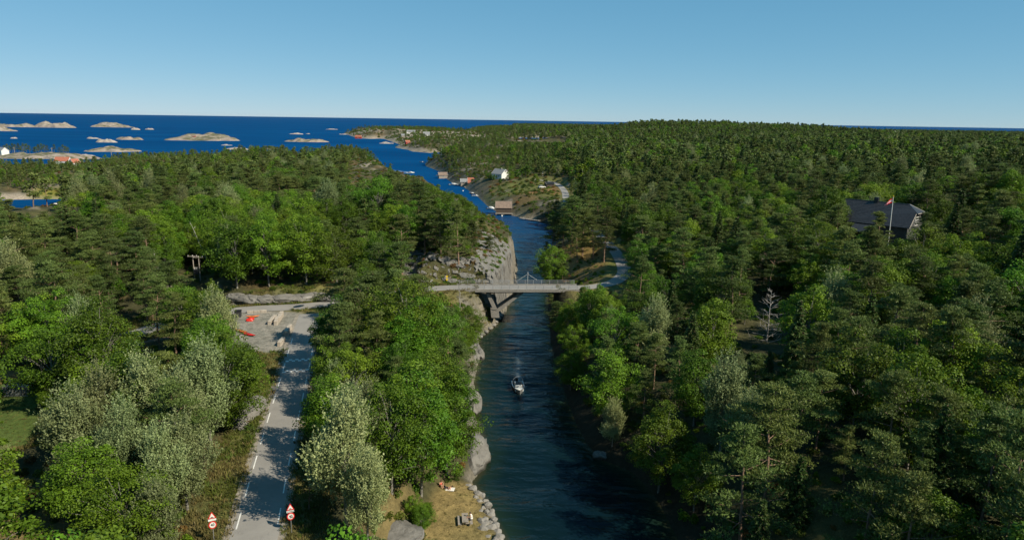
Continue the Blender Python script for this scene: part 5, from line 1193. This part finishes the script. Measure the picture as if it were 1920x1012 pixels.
for k_, (px, sc) in enumerate(ISLET_PINES):
    q = at_dist(px, 285, 760 + (k_ % 4) * 9); lab_ = 'low pine on the islet with the power poles, %s' % ('behind the white house' if px < 20 else 'between the two poles' if px < 98 else 'right of the second pole')
    plant('pine', q[0], q[1], 3.2, 12.5 * sc, lab_, 'pines of the left islet', random.choice(PRO['pine']))
single = np.zeros(len(tx), bool)
LIMIT = {'pine': 270, 'broad': 260, 'aspen': 150, 'spruce': 60}
for kd in ('pine', 'broad', 'aspen', 'spruce'):
    c_ = np.where(inview & (kind == kd))[0]
    c_ = c_[np.argsort(trr[c_] / hh[c_])][:LIMIT[kd]]
    single[c_] = True
    info = {}
    for i in c_:
        lm = landmark(tx[i], ty[i]); info.setdefault(lm[:2], []).append((lm[2], i))
    for (lmn, side), lst in info.items():
        lst.sort()
        for rank, (dd, i) in enumerate(lst):
            if rank < 10: lab = f'{LOOK[kd]} {side} {lmn}, {ORD[rank]} it'; grp = GRP[kd]
            else: lab = f'{LOOK[kd]} in the forest {side} {lmn}, farther off'; grp = f'{CAT[kd]}s farther {side} {lmn}'
            plant(kd, tx[i], ty[i], tz[i], hh[i], lab, grp, PRO[kd][int(rng.integers(len(PRO[kd])))])

# ---- everything else is one mass per kind, instanced on points
def scatter(name, pts, idx, scl, meshes, rot=None, tilt=0.0):
    c_ = bpy.data.collections.new(name + '_shapes')
    for k_, me in enumerate(meshes):
        o = bpy.data.objects.new('%s_shape_%02d' % (name, k_), me); c_.objects.link(o)
    me = bpy.data.meshes.new(name); me.vertices.add(len(pts)); me.vertices.foreach_set('co', np.asarray(pts, np.float32).ravel())
    n_ = len(pts)
    a = me.attributes.new('pick', 'INT', 'POINT'); a.data.foreach_set('value', np.asarray(idx, np.int32))
    a = me.attributes.new('size', 'FLOAT_VECTOR', 'POINT'); s3 = np.stack([scl * rng.uniform(0.88, 1.15, n_), scl * rng.uniform(0.88, 1.15, n_), scl], 1) if np.ndim(scl) == 1 else scl
    a.data.foreach_set('vector', s3.astype(np.float32).ravel())
    a = me.attributes.new('turn', 'FLOAT_VECTOR', 'POINT'); t3 = np.stack([rng.normal(size=n_) * tilt, rng.normal(size=n_) * tilt, rng.uniform(0, 6.283, n_)], 1)
    a.data.foreach_set('vector', t3.astype(np.float32).ravel())
    o = link(name, me); g = bpy.data.node_groups.new(name, 'GeometryNodeTree')
    g.interface.new_socket('Geometry', in_out='INPUT', socket_type='NodeSocketGeometry'); g.interface.new_socket('Geometry', in_out='OUTPUT', socket_type='NodeSocketGeometry')
    gi = g.nodes.new('NodeGroupInput'); go = g.nodes.new('NodeGroupOutput'); ip = g.nodes.new('GeometryNodeInstanceOnPoints'); ci = g.nodes.new('GeometryNodeCollectionInfo')
    ci.inputs['Collection'].default_value = c_; ci.inputs['Separate Children'].default_value = True; ci.inputs['Reset Children'].default_value = True
    def na(nm, tp):
        q = g.nodes.new('GeometryNodeInputNamedAttribute'); q.data_type = tp; q.inputs['Name'].default_value = nm; return q.outputs['Attribute']
    L = g.links.new
    L(gi.outputs[0], ip.inputs['Points']); L(ci.outputs[0], ip.inputs['Instance']); ip.inputs['Pick Instance'].default_value = True
    L(na('pick', 'INT'), ip.inputs['Instance Index']); L(na('turn', 'FLOAT_VECTOR'), ip.inputs['Rotation']); L(na('size', 'FLOAT_VECTOR'), ip.inputs['Scale']); L(ip.outputs[0], go.inputs[0])
    md = o.modifiers.new('scatter', 'NODES'); md.node_group = g
    return stuff(o)
rest = ~single
STUFFLAB = {'pine': ('pine_forest', 'mass of pines covering the hills beyond the nearest trees', 'forest'), 'broad': ('leafy_forest', 'mass of leafy trees mixed through the hills beyond the nearest trees', 'forest'),
            'aspen': ('aspen_wood', 'scattered pale aspens mixed through the distant forest', 'forest'), 'spruce': ('spruce_wood', 'scattered dark spruces mixed through the distant forest', 'forest')}
for kd in ('pine', 'broad', 'aspen', 'spruce'):
    m_ = rest & (kind == kd); n_ = int(m_.sum())
    if not n_: continue
    A = [q.whole for q in LOD1[kd]]; B = [q.whole for q in LOD2[kd]]
    near_ = trr[m_] < 380
    ix = np.where(near_, rng.integers(0, len(A), n_), len(A) + rng.integers(0, len(B), n_))
    o = scatter(STUFFLAB[kd][0], np.stack([tx[m_], ty[m_], tz[m_] - 0.2], 1), ix, hh[m_] / PH[kd], A + B, tilt=0.03)
    tag(o, STUFFLAB[kd][1], STUFFLAB[kd][2])
print('trees', len(tx), 'single', int(single.sum()) + hero_n, {k_: int((kind == k_).sum()) for k_ in PH})

# ---- undergrowth, heather and grass
BSH = [bush(300 + i, M_BUSH) for i in range(4)] + [bush(320 + i, M_RUST, nl=34) for i in range(2)] + [bush(330 + i, M_BROAD) for i in range(2)] + [bush(340, M_ASPEN)]
ux, uy = jitter_grid(-190, 200, 40, 330, 1.55)
uz, ud, uroad, urd, ucd = land(ux, uy, True)
ua = np.degrees(np.arctan2(ux, uy)); ur = np.hypot(ux, uy)
us_ = np.hypot(land(ux + 1, uy) - land(ux - 1, uy), land(ux, uy + 1) - land(ux, uy - 1)) / 2
pr = 0.16 + 0.5 * sstep(-0.1, 0.4, fbm(ux / 8, uy / 8, 3, 95))
bank = (ud < 14) & (ud > 0.8) & (np.abs(ux) < 40); pr = np.where(bank, 0.62, pr)
pr = np.where((urd > 2.4) & (urd < 16), 0.85, pr); pr = np.where(sdist(ux, uy, KNOLL) > 0, 0.4, pr)
ok = (np.abs(ua) < 41) & (ud > 0.7) & (uroad > 3.4) & (us_ < 1.9) & (rng.random(len(ux)) < pr)
for poly in (LOT, LAWN, GARDEN): ok &= sdist(ux, uy, poly) < -0.3
for (ox_, oy_, orad) in occupied[:]:
    if orad > 3.9: pass
for q in list(FREE): ok &= np.hypot(ux - q[0], uy - q[1]) > q[2]
kdn = sdist(ux, uy, KNOLL); pass
ux, uy, uz, ud, urd, kdn = (q[ok] for q in (ux, uy, uz, ud, urd, kdn))
nz = fbm(ux / 6, uy / 6, 2, 97); rr2 = rng.random(len(ux))
ix = np.where(rr2 < 0.09 + 0.14 * ((urd > 2.5) & (urd < 16)) + 0.15 * (kdn > 0), 4 + rng.integers(0, 2, len(ux)), np.where(nz > 0.15, 6 + rng.integers(0, 2, len(ux)), np.where(rr2 > 0.93, 8, rng.integers(0, 4, len(ux)))))
sc_ = rng.uniform(0.45, 1.25, len(ux)) * np.where(kdn > 0, 0.75, 1.0)
bl = blocked(ux, uy, uz, sc_ * 0.9, sc_ * 0.8); lowok = (uy > 150) | (ux > 8) | ~bl | ((ud > 1.0) & (ud < 14) & (ux > -22))
o = scatter('undergrowth', np.stack([ux, uy, uz - 0.05], 1)[lowok], ix[lowok], sc_[lowok], BSH, tilt=0.1)
tag(o, 'low green and rust coloured bushes covering banks and forest floor', 'undergrowth')
# low scrub on the far banks, the headland and the meadow
sx_, sy_ = jitter_grid(-420, 420, 330, 900, 3.4); s2x, s2y = jitter_grid(-520, 60, 1000, 2200, 9.0)
sx_ = np.concatenate([sx_, s2x]); sy_ = np.concatenate([sy_, s2y]); sz_, sd_, sroad, _a, _b = land(sx_, sy_, True)
ok = (sd_ > 3) & (sroad > 4) & (np.abs(np.degrees(np.arctan2(sx_, sy_))) < 41) & (fbm(sx_ / 30, sy_ / 30, 3, 99) > -0.15) & (rng.random(len(sx_)) < 0.7)
for q in list(FREE): ok &= np.hypot(sx_ - q[0], sy_ - q[1]) > q[2]
sx_, sy_, sz_ = sx_[ok], sy_[ok], sz_[ok]
ix = np.where(rng.random(len(sx_)) < 0.16, 4 + rng.integers(0, 2, len(sx_)), rng.integers(0, 4, len(sx_)))
o = scatter('distant_scrub', np.stack([sx_, sy_, sz_], 1), ix, rng.uniform(1.0, 2.4, len(sx_)) * np.clip(np.hypot(sx_, sy_) / 700, 0.8, 1.8), BSH)
tag(o, 'low scrub and heather on the far shores and headland', 'scrub')
TUF = [tuft(400, M_DRY), tuft(401, M_DRY), tuft(402, M_GRASS), tuft(403, M_GRASS), tuft(404, M_GRASS)]
qx, qy = jitter_grid(-80, 12, 50, 165, 0.55)
qz, qd, qroad, _a, _b = land(qx, qy, True)
gl = sdist(qx, qy, LAWN); gg = sdist(qx, qy, GARDEN)
ok = (((qroad > 2.5) & (qroad < 7.5)) | (gl > -0.5) | (gg > -3)) & (qroad > 2.45) & (sdist(qx, qy, LOT) < -0.3) & (qd > 0.6) & (np.abs(np.degrees(np.arctan2(qx, qy))) < 40)
ok &= (rng.random(len(qx)) < np.where(gl > -0.5, 0.5, 0.75))
for q in list(FREE): ok &= np.hypot(qx - q[0], qy - q[1]) > q[2] * 0.8
qx, qy, qz, gl, gg = qx[ok], qy[ok], qz[ok], gl[ok], gg[ok]
nn_ = fbm(qx / 5, qy / 5, 3, 101); ix = np.where(nn_ + rng.normal(size=len(qx)) * 0.2 > 0.02, 2 + rng.integers(0, 3, len(qx)), rng.integers(0, 2, len(qx)))
ix = np.where((gl > -0.5) & (rng.random(len(qx)) < 0.8), rng.integers(0, 2, len(qx)), ix)
ss = rng.uniform(0.6, 1.5, len(qx)); ss = np.where((gl > -0.5) | (gg > 0), ss * 0.3, ss)
o = scatter('grass', np.stack([qx, qy, qz - 0.03], 1), ix, ss, TUF, tilt=0.15)
tag(o, 'grass on the road verges, picnic lawn and garden', 'grass')
# ------------------------------------------------------------------ traffic signs
def text_mesh(s_, size, name):
    cu = bpy.data.curves.new(name, 'FONT'); cu.body = s_; cu.size = size; cu.align_x = 'CENTER'; cu.align_y = 'CENTER'; cu.extrude = 0.004; cu.offset = 0.008
    o = bpy.data.objects.new(name, cu); col.objects.link(o); dg = bpy.context.evaluated_depsgraph_get(); me = bpy.data.meshes.new_from_object(o.evaluated_get(dg)); bpy.data.objects.remove(o); me.materials.clear(); me.materials.append(M_BLACK); return me
T40 = text_mesh('40', 0.40, 'speed_figures')
def disc(r_, y0, y1, zc, n_=28): return MB().tube([(0, y0, zc), (0, y1, zc)], r_, n_)
def tri(r_, y0, y1, zc): return MB().prism([(-r_ * 0.866, y0, zc - r_ * 0.5), (r_ * 0.866, y0, zc - r_ * 0.5), (0, y0, zc + r_)], (0, y1 - y0, 0))
def speed_sign(px, py, yd_label, label):
    dy = P(px, py, 8.9); g_ = ground(dy[0], dy[1]); s_ = thing('traffic_sign', label, 'traffic sign', (dy[0], dy[1], g_), 0.42)
    zc = 8.9 - g_
    MB().tube([(0, 0.05, -0.4), (0, 0.05, zc + 1.2)], 0.04, 8).build('post', M_STEEL, s_)
    d1 = disc(0.42, -0.03, 0.0, zc).build('speed_disc', M_SIGNRED, s_); disc(0.31, -0.04, -0.032, zc).build('disc_face', M_WHITE, d1)
    t_ = link('figures', T40, d1, (0, -0.046, zc)); t_.rotation_euler = (math.pi / 2, 0, 0)
    pl = MB().box(-0.42, 0.42, -0.03, 0.0, zc + 0.46, zc + 0.66).build('plate', M_WHITE, s_)
    t1 = tri(0.50, -0.03, 0.0, zc + 0.97).build('warning_triangle', M_SIGNRED, s_); tri(0.34, -0.04, -0.032, zc + 0.97).build('triangle_face', M_WHITE, t1)
    MB().prism([(-0.2, -0.05, zc + 0.83), (0.2, -0.05, zc + 0.83), (0.13, -0.05, zc + 0.86), (0.07, -0.05, zc + 0.92), (-0.07, -0.05, zc + 0.92), (-0.13, -0.05, zc + 0.86)], (0, 0.008, 0)).build('hump_symbol', M_BLACK, t1)
    s_.scale = (0.88, 0.88, 0.97)
    return s_, pl, zc
speed_sign(398.5, 982, 0, 'sunlit speed limit 40 sign under a red triangle, left of the road')
_s, _p, _z = speed_sign(545, 966, 0, 'shaded speed limit 40 sign under a red triangle, right of the road')
for k in range(5): MB().box(-0.36 + k * 0.145, -0.25 + k * 0.145, -0.035, -0.031, _z + 0.52, _z + 0.60).build('plate_mark', M_BLACK, _p)

# ------------------------------------------------------------------ gravel lot: kayaks, blocks, bin
def kayak(px, py, rz, L, mat, label, z=8.25):
    p = P(px, py, z); k_ = thing('kayak', label, 'kayak', p, rz); v = []; f = []; ns_, nc_ = 14, 10
    for i in range(ns_ + 1):
        t = i / ns_; w = 0.36 * max(0.02, (1 - abs(2 * t - 1) ** 2.2)); rise = 0.16 * abs(2 * t - 1) ** 3
        for j in range(nc_):
            a = 2 * math.pi * j / nc_; v.append((-L / 2 + L * t, math.cos(a) * w, 0.2 + rise + math.sin(a) * (0.2 if math.sin(a) < 0 else 0.14) * (0.25 + 0.75 * w / 0.36)))
    for i in range(ns_):
        for j in range(nc_): f.append((i * nc_ + j, i * nc_ + (j + 1) % nc_, (i + 1) * nc_ + (j + 1) % nc_, (i + 1) * nc_ + j))
    MB().add(v, f).build('hull', mat, k_, smooth=True); MB().tube([(0.15 * math.cos(a) * 2.6, math.sin(a) * 0.24, 0.36) for a in np.linspace(0, 2 * math.pi, 13)], 0.025, 5).build('cockpit_rim', M_BLACK, k_)
kayak(452, 622, -0.55, 3.8, M_ORANGE, 'orange kayak beside the bushes on the left of the gravel lot'); kayak(466, 628, -0.5, 3.8, M_KAYAK, 'red kayak lying below the orange one on the lot edge')
kayak(474, 594.5, 0.25, 2.6, M_ORANGE, 'short orange kayak at the back of the gravel lot')
# a red tarpaulin heap
me = rock_mesh(501, 3, 0.3, 'red_tarpaulin'); me.materials.append(M_KAYAK); p = P(470, 601, 8.2); o = link('red_tarpaulin', me, None, (p[0], p[1], p[2] + 0.25), 0.4); o.scale = (0.85, 0.55, 0.5); tag(o, 'bright red tarpaulin heap in the middle of the gravel lot', 'tarpaulin')
bn = thing('waste_bin', 'dark waste bin at the back left corner of the gravel lot', 'bin', P(447, 594, 8.2), 0.2); MB().prism([(-.55, -.45, 0), (.55, -.45, 0), (.62, -.5, 1.2), (-.62, -.5, 1.2)], (0, 0.95, 0)).build('body', M_DARKSTEEL, bn); MB().prism([(-.65, -.55, 1.205), (.65, -.55, 1.205), (.65, .5, 1.33), (-.65, .5, 1.33)], (0, 0, 0.08)).build('lid', M_BLACK, bn)
def barrier(px0, py0, px1, py1, h, label, w=0.7):
    a = Vector(P(px0, py0, 8.2)); b_ = Vector(P(px1, py1, 8.2)); d = b_ - a; L = d.length; o = thing('stone_barrier', label, 'barrier', (a.x, a.y, 8.15), math.atan2(d.y, d.x)); k = max(2, int(L / 1.1))
    for i in range(k): MB().box(i * L / k + 0.03, (i + 1) * L / k - 0.03, -w / 2 + random.uniform(-.06, .06), w / 2 + random.uniform(-.06, .06), -0.1, h * random.uniform(0.88, 1.08)).build('block', M_STRIPE, o, bevel=0.06)
barrier(505, 609, 516, 596, 0.9, 'left one of two parallel block barriers on the gravel lot'); barrier(516, 610, 529, 592, 1.1, 'right one of two parallel block barriers on the gravel lot')
barrier(536, 631, 545, 616, 1.1, 'block barrier standing between the lot and the road'); barrier(523, 649, 532, 639, 0.9, 'lowest block barrier, beside the road above the hump')
barrier(463, 587.5, 500, 586.5, 0.7, 'low concrete kerb wall between the side road and the lot', 0.4)
boulder(577, 559, 3.0, 1.6, 0.7, 'flat pale slab on top of the roadside cutting', z=10.6)
# ------------------------------------------------------------------ yellow marker by the cliff
p = P(838, 529.5, 9.5); ym = thing('marker_sign', 'narrow yellow marker sign by the road below the cliff', 'sign', p, 0.1); MB().tube([(0, 0.05, -0.3), (0, 0.05, 1.9)], 0.04).build('post', M_STEEL, ym)
for z_ in (0.75, 1.45): MB().prism([(-0.3, 0, z_), (0, 0, z_ - 0.36), (0.3, 0, z_), (0, 0, z_ + 0.36)], (0, -0.03, 0)).build('lozenge', M_YELLOW, ym)
# ------------------------------------------------------------------ power line poles with transformer
g0 = Pg(376, 528); zt = at_dist(376, 480, g0[1])[2]; HP = zt - g0[2]
pw = thing('power_pole_pair', 'pair of wooden power poles with crossarms and a transformer', 'power pole', g0, 0.1)
for x_, dh in ((-1.35, 0.2), (0.0, 0.0)):
    MB().tube([(x_, 0.25 if x_ else 0, -4), (x_ * 1.02, 0.25 if x_ else 0, HP + dh)], [0.16, 0.11], 8).build('pole', M_GREYWOOD, pw)
    ca = MB().box(x_ * 1.02 - 1.1, x_ * 1.02 + 1.1, (0.25 if x_ else 0) - 0.2, (0.25 if x_ else 0) - 0.11, HP + dh - 0.35, HP + dh - 0.22).build('crossarm', M_GREYWOOD, pw)
    for q in (-0.95, 0, 0.95): MB().tube([(x_ * 1.02 + q, (0.25 if x_ else 0) - 0.155, HP + dh - 0.22), (x_ * 1.02 + q, (0.25 if x_ else 0) - 0.155, HP + dh + 0.06)], [0.05, 0.035]).build('insulator', M_WHITE, ca)
MB().box(-1.2, -0.3, -0.5, 0.15, HP - 4.3, HP - 3.1).build('transformer', M_DARKSTEEL, pw, bevel=0.05)
for q in (-1.0, -0.7, -0.4): MB().tube([(q, -0.15, HP - 3.1), (q, -0.15, HP - 2.6)], 0.05).build('bushing', M_WHITE, pw)
# ------------------------------------------------------------------ dead wood
def dead_tree(name, label, loc, H, seed, lean=(0, 0), nb=34, spread=0.32, bare=0.0):
    r = np.random.default_rng(seed); o = thing(name, label, 'dead tree', loc); t = MB(); pts = [(lean[0] * (i / 7) * H + r.normal() * 0.05, lean[1] * (i / 7) * H + r.normal() * 0.05, H * i / 7 - (0.3 if i == 0 else 0)) for i in range(8)]
    t.tube(pts, [0.016 * H * (1 - 0.85 * i / 7) for i in range(8)], 7); t.build('trunk', M_DEAD, o); br = MB()
    for i in range(nb):
        u = bare + (0.98 - bare) * (i + 0.5) / nb; p0 = on_path(pts, u); az = i * 2.4 + r.normal() * 0.5; L = H * spread * (1.05 - u * 0.85) * r.uniform(0.6, 1.1); d = Vector((math.cos(az), math.sin(az), 0.45 * u + r.normal() * 0.28 + 0.12))
        q = [p0 + d * L * s + Vector(r.normal(size=3)) * 0.03 * L * s + Vector((0, 0, 0.12 * L * s * s)) for s in (0, .35, .7, 1)]
        br.tube(q, [0.006 * H, 0.0045 * H, 0.003 * H, 0.001 * H], 4)
        for k in range(4):
            s = r.uniform(0.3, 0.95); b0 = p0 + d * L * s; e = d + Vector(r.normal(size=3)) * 0.7; br.tube([b0, b0 + e * L * 0.22, b0 + e * L * 0.38 + Vector((0, 0, 0.03 * L))], [0.003 * H, 0.002 * H, 0.0008 * H], 3)
    br.build('branches', M_DEAD, o); return o
dead_tree('dead_tree', 'bare silver-grey dead tree standing out on the shaded right slope', Pg(1437, 642), 9.6, 601)
dead_tree('dead_tree', 'small broken dead tree low on the right slope', Pg(1610, 725), 5.0, 602, nb=18)
dead_tree('dead_tree', 'grey dead snag among the pines near the right picture edge', Pg(1872, 720), 7.5, 605, nb=16, spread=0.25, bare=0.3)
dead_tree('dead_tree', 'thin silver snag in the forest at far left above the side road', Pg(295, 545), 9.0, 606, nb=14, spread=0.2, bare=0.35)
g1 = Pg(388, 505); dead_tree('leaning_dead_trunk', 'bare dead trunk leaning to the left over the power poles', (g1[0], g1[1], g1[2] + 3), 8.5, 603, lean=(-0.42, 0.1), nb=5, spread=0.22, bare=0.4)
dead_tree('slender_dead_birch', 'thin bare trunk standing on the bank in front of the left bridge end', Pg(862, 595), 7.5, 604, nb=8, spread=0.1, bare=0.5)
# ------------------------------------------------------------------ picnic table
p = Pg(872, 981); PT = p
pt = thing('picnic_table', 'grey wooden picnic table with two benches on the dry lawn', 'picnic table', (p[0], p[1], p[2]), 0.12)
for k in range(5): MB().box(-0.37 + k * 0.15, -0.235 + k * 0.15, -0.95, 0.95, 0.71, 0.75).build('plank', M_GREYWOOD, pt)
for s in (-1, 1):
    bch = MB().box(s * 0.72 - 0.14, s * 0.72 - 0.005, -0.95, 0.95, 0.41, 0.45).build('bench', M_GREYWOOD, pt); MB().box(s * 0.72 + 0.005, s * 0.72 + 0.14, -0.95, 0.95, 0.41, 0.45).build('plank', M_GREYWOOD, bch)
for y_ in (-0.6, 0.6):
    MB().box(-0.85, 0.85, y_ - 0.04, y_ + 0.04, 0.30, 0.405).build('crossbeam', M_GREYWOOD, pt)
    for s in (-1, 1): MB().prism([(s * 0.62, y_ + 0.045, 0), (s * 0.50, y_ + 0.045, 0), (s * 0.16, y_ + 0.045, 0.705), (s * 0.28, y_ + 0.045, 0.705)], (0, 0.06, 0)).build('leg', M_GREYWOOD, pt)
# ------------------------------------------------------------------ people
def person(name, label, loc, rz, J, wear):
    """J: joint positions; the body is one skinned surface, clothes and hair are children"""
    me = bpy.data.meshes.new('person'); names = list(J); idx = {k: i for i, k in enumerate(names)}
    E = [('pelvis', 'waist'), ('waist', 'chest'), ('chest', 'neck'), ('neck', 'head'), ('head', 'crown')]
    for s in 'LR': E += [('chest', 'sh' + s), ('sh' + s, 'el' + s), ('el' + s, 'wr' + s), ('wr' + s, 'pa' + s), ('pelvis', 'hip' + s), ('hip' + s, 'kn' + s), ('kn' + s, 'an' + s), ('an' + s, 'to' + s)]
    RAD = {'pelvis': .15, 'waist': .125, 'chest': .145, 'neck': .055, 'head': .095, 'crown': .085, 'sh': .06, 'el': .042, 'wr': .03, 'pa': .034, 'hip': .095, 'kn': .06, 'an': .04, 'to': .035}
    V = [Vector(J[k]) for k in names]; ED = [(idx[a], idx[b_]) for a, b_ in E]; R_ = [RAD[k if k in RAD else k[:-1]] for k in names]
    for s in 'LR':                    # five fingers from each palm
        pa = Vector(J['pa' + s]); d = (pa - Vector(J['wr' + s])).normalized(); sd = d.cross(Vector((0, 0, 1))); sd = sd.normalized() if sd.length > .1 else Vector((1, 0, 0))
        for k, (off, ln) in enumerate(((-.035, .075), (-.012, .085), (.012, .08), (.032, .065), (-.06, .045))):
            V += [pa + sd * off + d * (.02 if k < 4 else -.03), pa + sd * off * 1.3 + d * (.02 + ln * .9) - Vector((0, 0, .015))]; R_ += [.010, .008]; n0 = len(V) - 2
            ED += [(idx['pa' + s], n0), (n0, n0 + 1)]
    me.from_pydata([tuple(q) for q in V], ED, []); o = link(name, me, None, loc, rz)
    sk = o.modifiers.new('skin', 'SKIN'); sk.use_smooth_shade = True
    for i, q in enumerate(me.skin_vertices[0].data): q.radius = (R_[i], R_[i]); q.use_root = (i == 0)
    su = o.modifiers.new('sub', 'SUBSURF'); su.levels = su.render_levels = 2
    dg = bpy.context.evaluated_depsgraph_get(); nm_ = bpy.data.meshes.new_from_object(o.evaluated_get(dg)); o.modifiers.clear(); o.data = nm_; nm_.materials.clear(); nm_.materials.append(M_SKIN)
    tag(o, label, 'person')
    hd = Vector(J['head']); ax = (Vector(J['crown']) - Vector(J['neck'])).normalized(); fwd = Vector(J['face']).normalized() if 'face' in J else Vector((0, -1, 0))
    return o, hd, ax, fwd
def dress(o, hd, ax, fwd, J, wear):
    hair = MB(); vs = []; 
    import bmesh
    bm = bmesh.new(); bmesh.ops.create_uvsphere(bm, u_segments=12, v_segments=8, radius=0.118)
    for v in list(bm.verts):
        if v.co.dot(fwd) > 0.05 and v.co.dot(ax) < 0.06: v.co *= 0.72
    me = bpy.data.meshes.new('hair'); bm.to_mesh(me); bm.free(); me.materials.append(M_HAIR); link('hair', me, o, hd + ax * 0.045)
    face = hd + fwd * 0.10
    MB().tube([face - ax * 0.01, face + fwd * 0.03 - ax * 0.03], [0.012, 0.017], 6).build('nose', M_SKIN, o)
    sd = ax.cross(fwd)
    for s in (-1, 1): MB().tube([face + sd * s * 0.035 + ax * 0.012, face + sd * s * 0.035 + ax * 0.012 + fwd * 0.008], 0.010, 6).build('eye', M_BLACK, o)
    MB().tube([face + sd * 0.025 - ax * 0.055, face - sd * 0.025 - ax * 0.055], 0.008, 5).build('mouth', M_KAYAK, o)
    for nm, mat, segs in wear:
        mb = MB()
        for a, b_, r0, r1 in segs: mb.tube([Vector(J[a]), (Vector(J[a]) + Vector(J[b_])) / 2, Vector(J[b_])], [r0, (r0 + r1) / 2 * 1.02, r1], 12)
        mb.build(nm, mat, o, smooth=True)
def V3(*a): return a
# seated at the table on the right-hand bench, facing left with forearms on the table top (local -x)
JS = {'pelvis': (0, 0, .58), 'waist': (-.02, 0, .78), 'chest': (-.06, 0, 1.0), 'neck': (-.10, 0, 1.19), 'head': (-.14, 0, 1.33), 'crown': (-.15, 0, 1.42), 'face': (-1, 0, -0.15)}
for s, q in (('L', -1), ('R', 1)):
    JS.update({'sh' + s: (-.06, q * .19, 1.10), 'el' + s: (-.22, q * .25, .88), 'wr' + s: (-.42, q * .13, .83), 'pa' + s: (-.50, q * .10, .80), 'hip' + s: (-.02, q * .10, .55), 'kn' + s: (-.44, q * .13, .54), 'an' + s: (-.40, q * .13, .10), 'to' + s: (-.56, q * .14, .05)})
c0, s0 = math.cos(0.12), math.sin(0.12)
o, hd, ax, fw = person('person', 'person in a white top seated on the right bench of the picnic table', (PT[0] + c0 * 0.74 + s0 * 0.05, PT[1] + s0 * 0.74 - 0.05, PT[2]), 0.12, {k: v for k, v in JS.items() if k != 'face'}, None)
dress(o, hd, ax, Vector(JS['face']).normalized(), JS, [('white_top', M_WHITE, [('pelvis', 'waist', .19, .165), ('waist', 'chest', .165, .19), ('chest', 'neck', .19, .08)]), ('dark_shorts', M_BLACK, [('hipL', 'knL', .13, .09), ('hipR', 'knR', .13, .09)])])
# cloth on the bench
bc = Pg(880, 976)
# lying on a towel, head to the right
JL = {'pelvis': (0, 0, .15), 'waist': (.20, 0, .15), 'chest': (.42, 0, .22), 'neck': (.60, 0, .34), 'head': (.70, 0, .43), 'crown': (.78, 0, .49)}
for s, q in (('L', -1), ('R', 1)):
    JL.update({'sh' + s: (.50, q * .20, .27), 'el' + s: (.52, q * .30, .06), 'wr' + s: (.28, q * .27, .06), 'pa' + s: (.19, q * .25, .05), 'hip' + s: (-.06, q * .10, .13), 'kn' + s: (-.44, q * .13, .34 if q > 0 else .12), 'an' + s: (-.76, q * .12, .07), 'to' + s: (-.84, q * .14, .15)})
p = Pg(838, 917); o, hd, ax, fw = person('person', 'sunbather lying on a white towel on the lawn, head to the right', (p[0], p[1], p[2] + 0.03), -0.12, JL, None)
dress(o, hd, ax, Vector((-0.35, 0, 0.9)).normalized(), JL, [('swim_shorts', M_BLACK, [('pelvis', 'waist', .17, .145), ('hipL', 'knL', .115, .085), ('hipR', 'knR', .115, .085)])])
tw = MB(); nv_ = 9
for i in range(nv_):
    for j in range(4): tw.v.append((-1.0 + 2.0 * i / (nv_ - 1), -0.42 + 0.84 * j / 3, 0.025 + 0.012 * random.random()))
tw.f = [(i * 4 + j, (i + 1) * 4 + j, (i + 1) * 4 + j + 1, i * 4 + j + 1) for i in range(nv_ - 1) for j in range(3)]
t_ = tw.build('beach_towel', M_WHITE, None, (p[0], p[1], p[2] + 0.012), -0.12); so = t_.modifiers.new('thick', 'SOLIDIFY'); so.thickness = 0.015; tag(t_, 'white beach towel under the sunbather on the lawn', 'towel')
# second bather sitting by the trees with arms round the knees
JB = {'pelvis': (0, 0, .14), 'waist': (.02, 0, .34), 'chest': (0.07, 0, .55), 'neck': (.12, 0, .72), 'head': (.17, 0, .86), 'crown': (.18, 0, .95)}
for s, q in (('L', -1), ('R', 1)):
    JB.update({'sh' + s: (.08, q * .19, .64), 'el' + s: (.26, q * .26, .48), 'wr' + s: (.44, q * .12, .42), 'pa' + s: (.50, q * .06, .40), 'hip' + s: (.04, q * .10, .13), 'kn' + s: (.40, q * .12, .50), 'an' + s: (.52, q * .11, .09), 'to' + s: (.68, q * .12, .05)})
p = Pg(826, 914); o, hd, ax, fw = person('person', 'bather in red sitting beside the bushes left of the sunbather', (p[0], p[1], p[2] + 0.02), -0.9, JB, None)
dress(o, hd, ax, Vector((1, 0, -0.1)).normalized(), JB, [('red_swimsuit', M_KAYAK, [('pelvis', 'waist', .17, .145), ('waist', 'chest', .145, .165)])])

# ------------------------------------------------------------------ the air
hz_ = bpy.data.materials.new('sea_air'); hz_.use_nodes = True; hn = hz_.node_tree.nodes; hn.remove(hn['Principled BSDF'])
pv = hn.new('ShaderNodeVolumePrincipled'); pv.inputs['Color'].default_value = (0.86, 0.92, 1.0, 1); pv.inputs['Density'].default_value = 3.5e-6; pv.inputs['Anisotropy'].default_value = 0.2
hz_.node_tree.links.new(pv.outputs[0], hn['Material Output'].inputs['Volume'])
hb = MB().box(-28000, 28000, -2000, 28000, -5, 75).build('haze', hz_); stuff(hb); tag(hb, 'thin pale sea haze over land and water', 'haze')
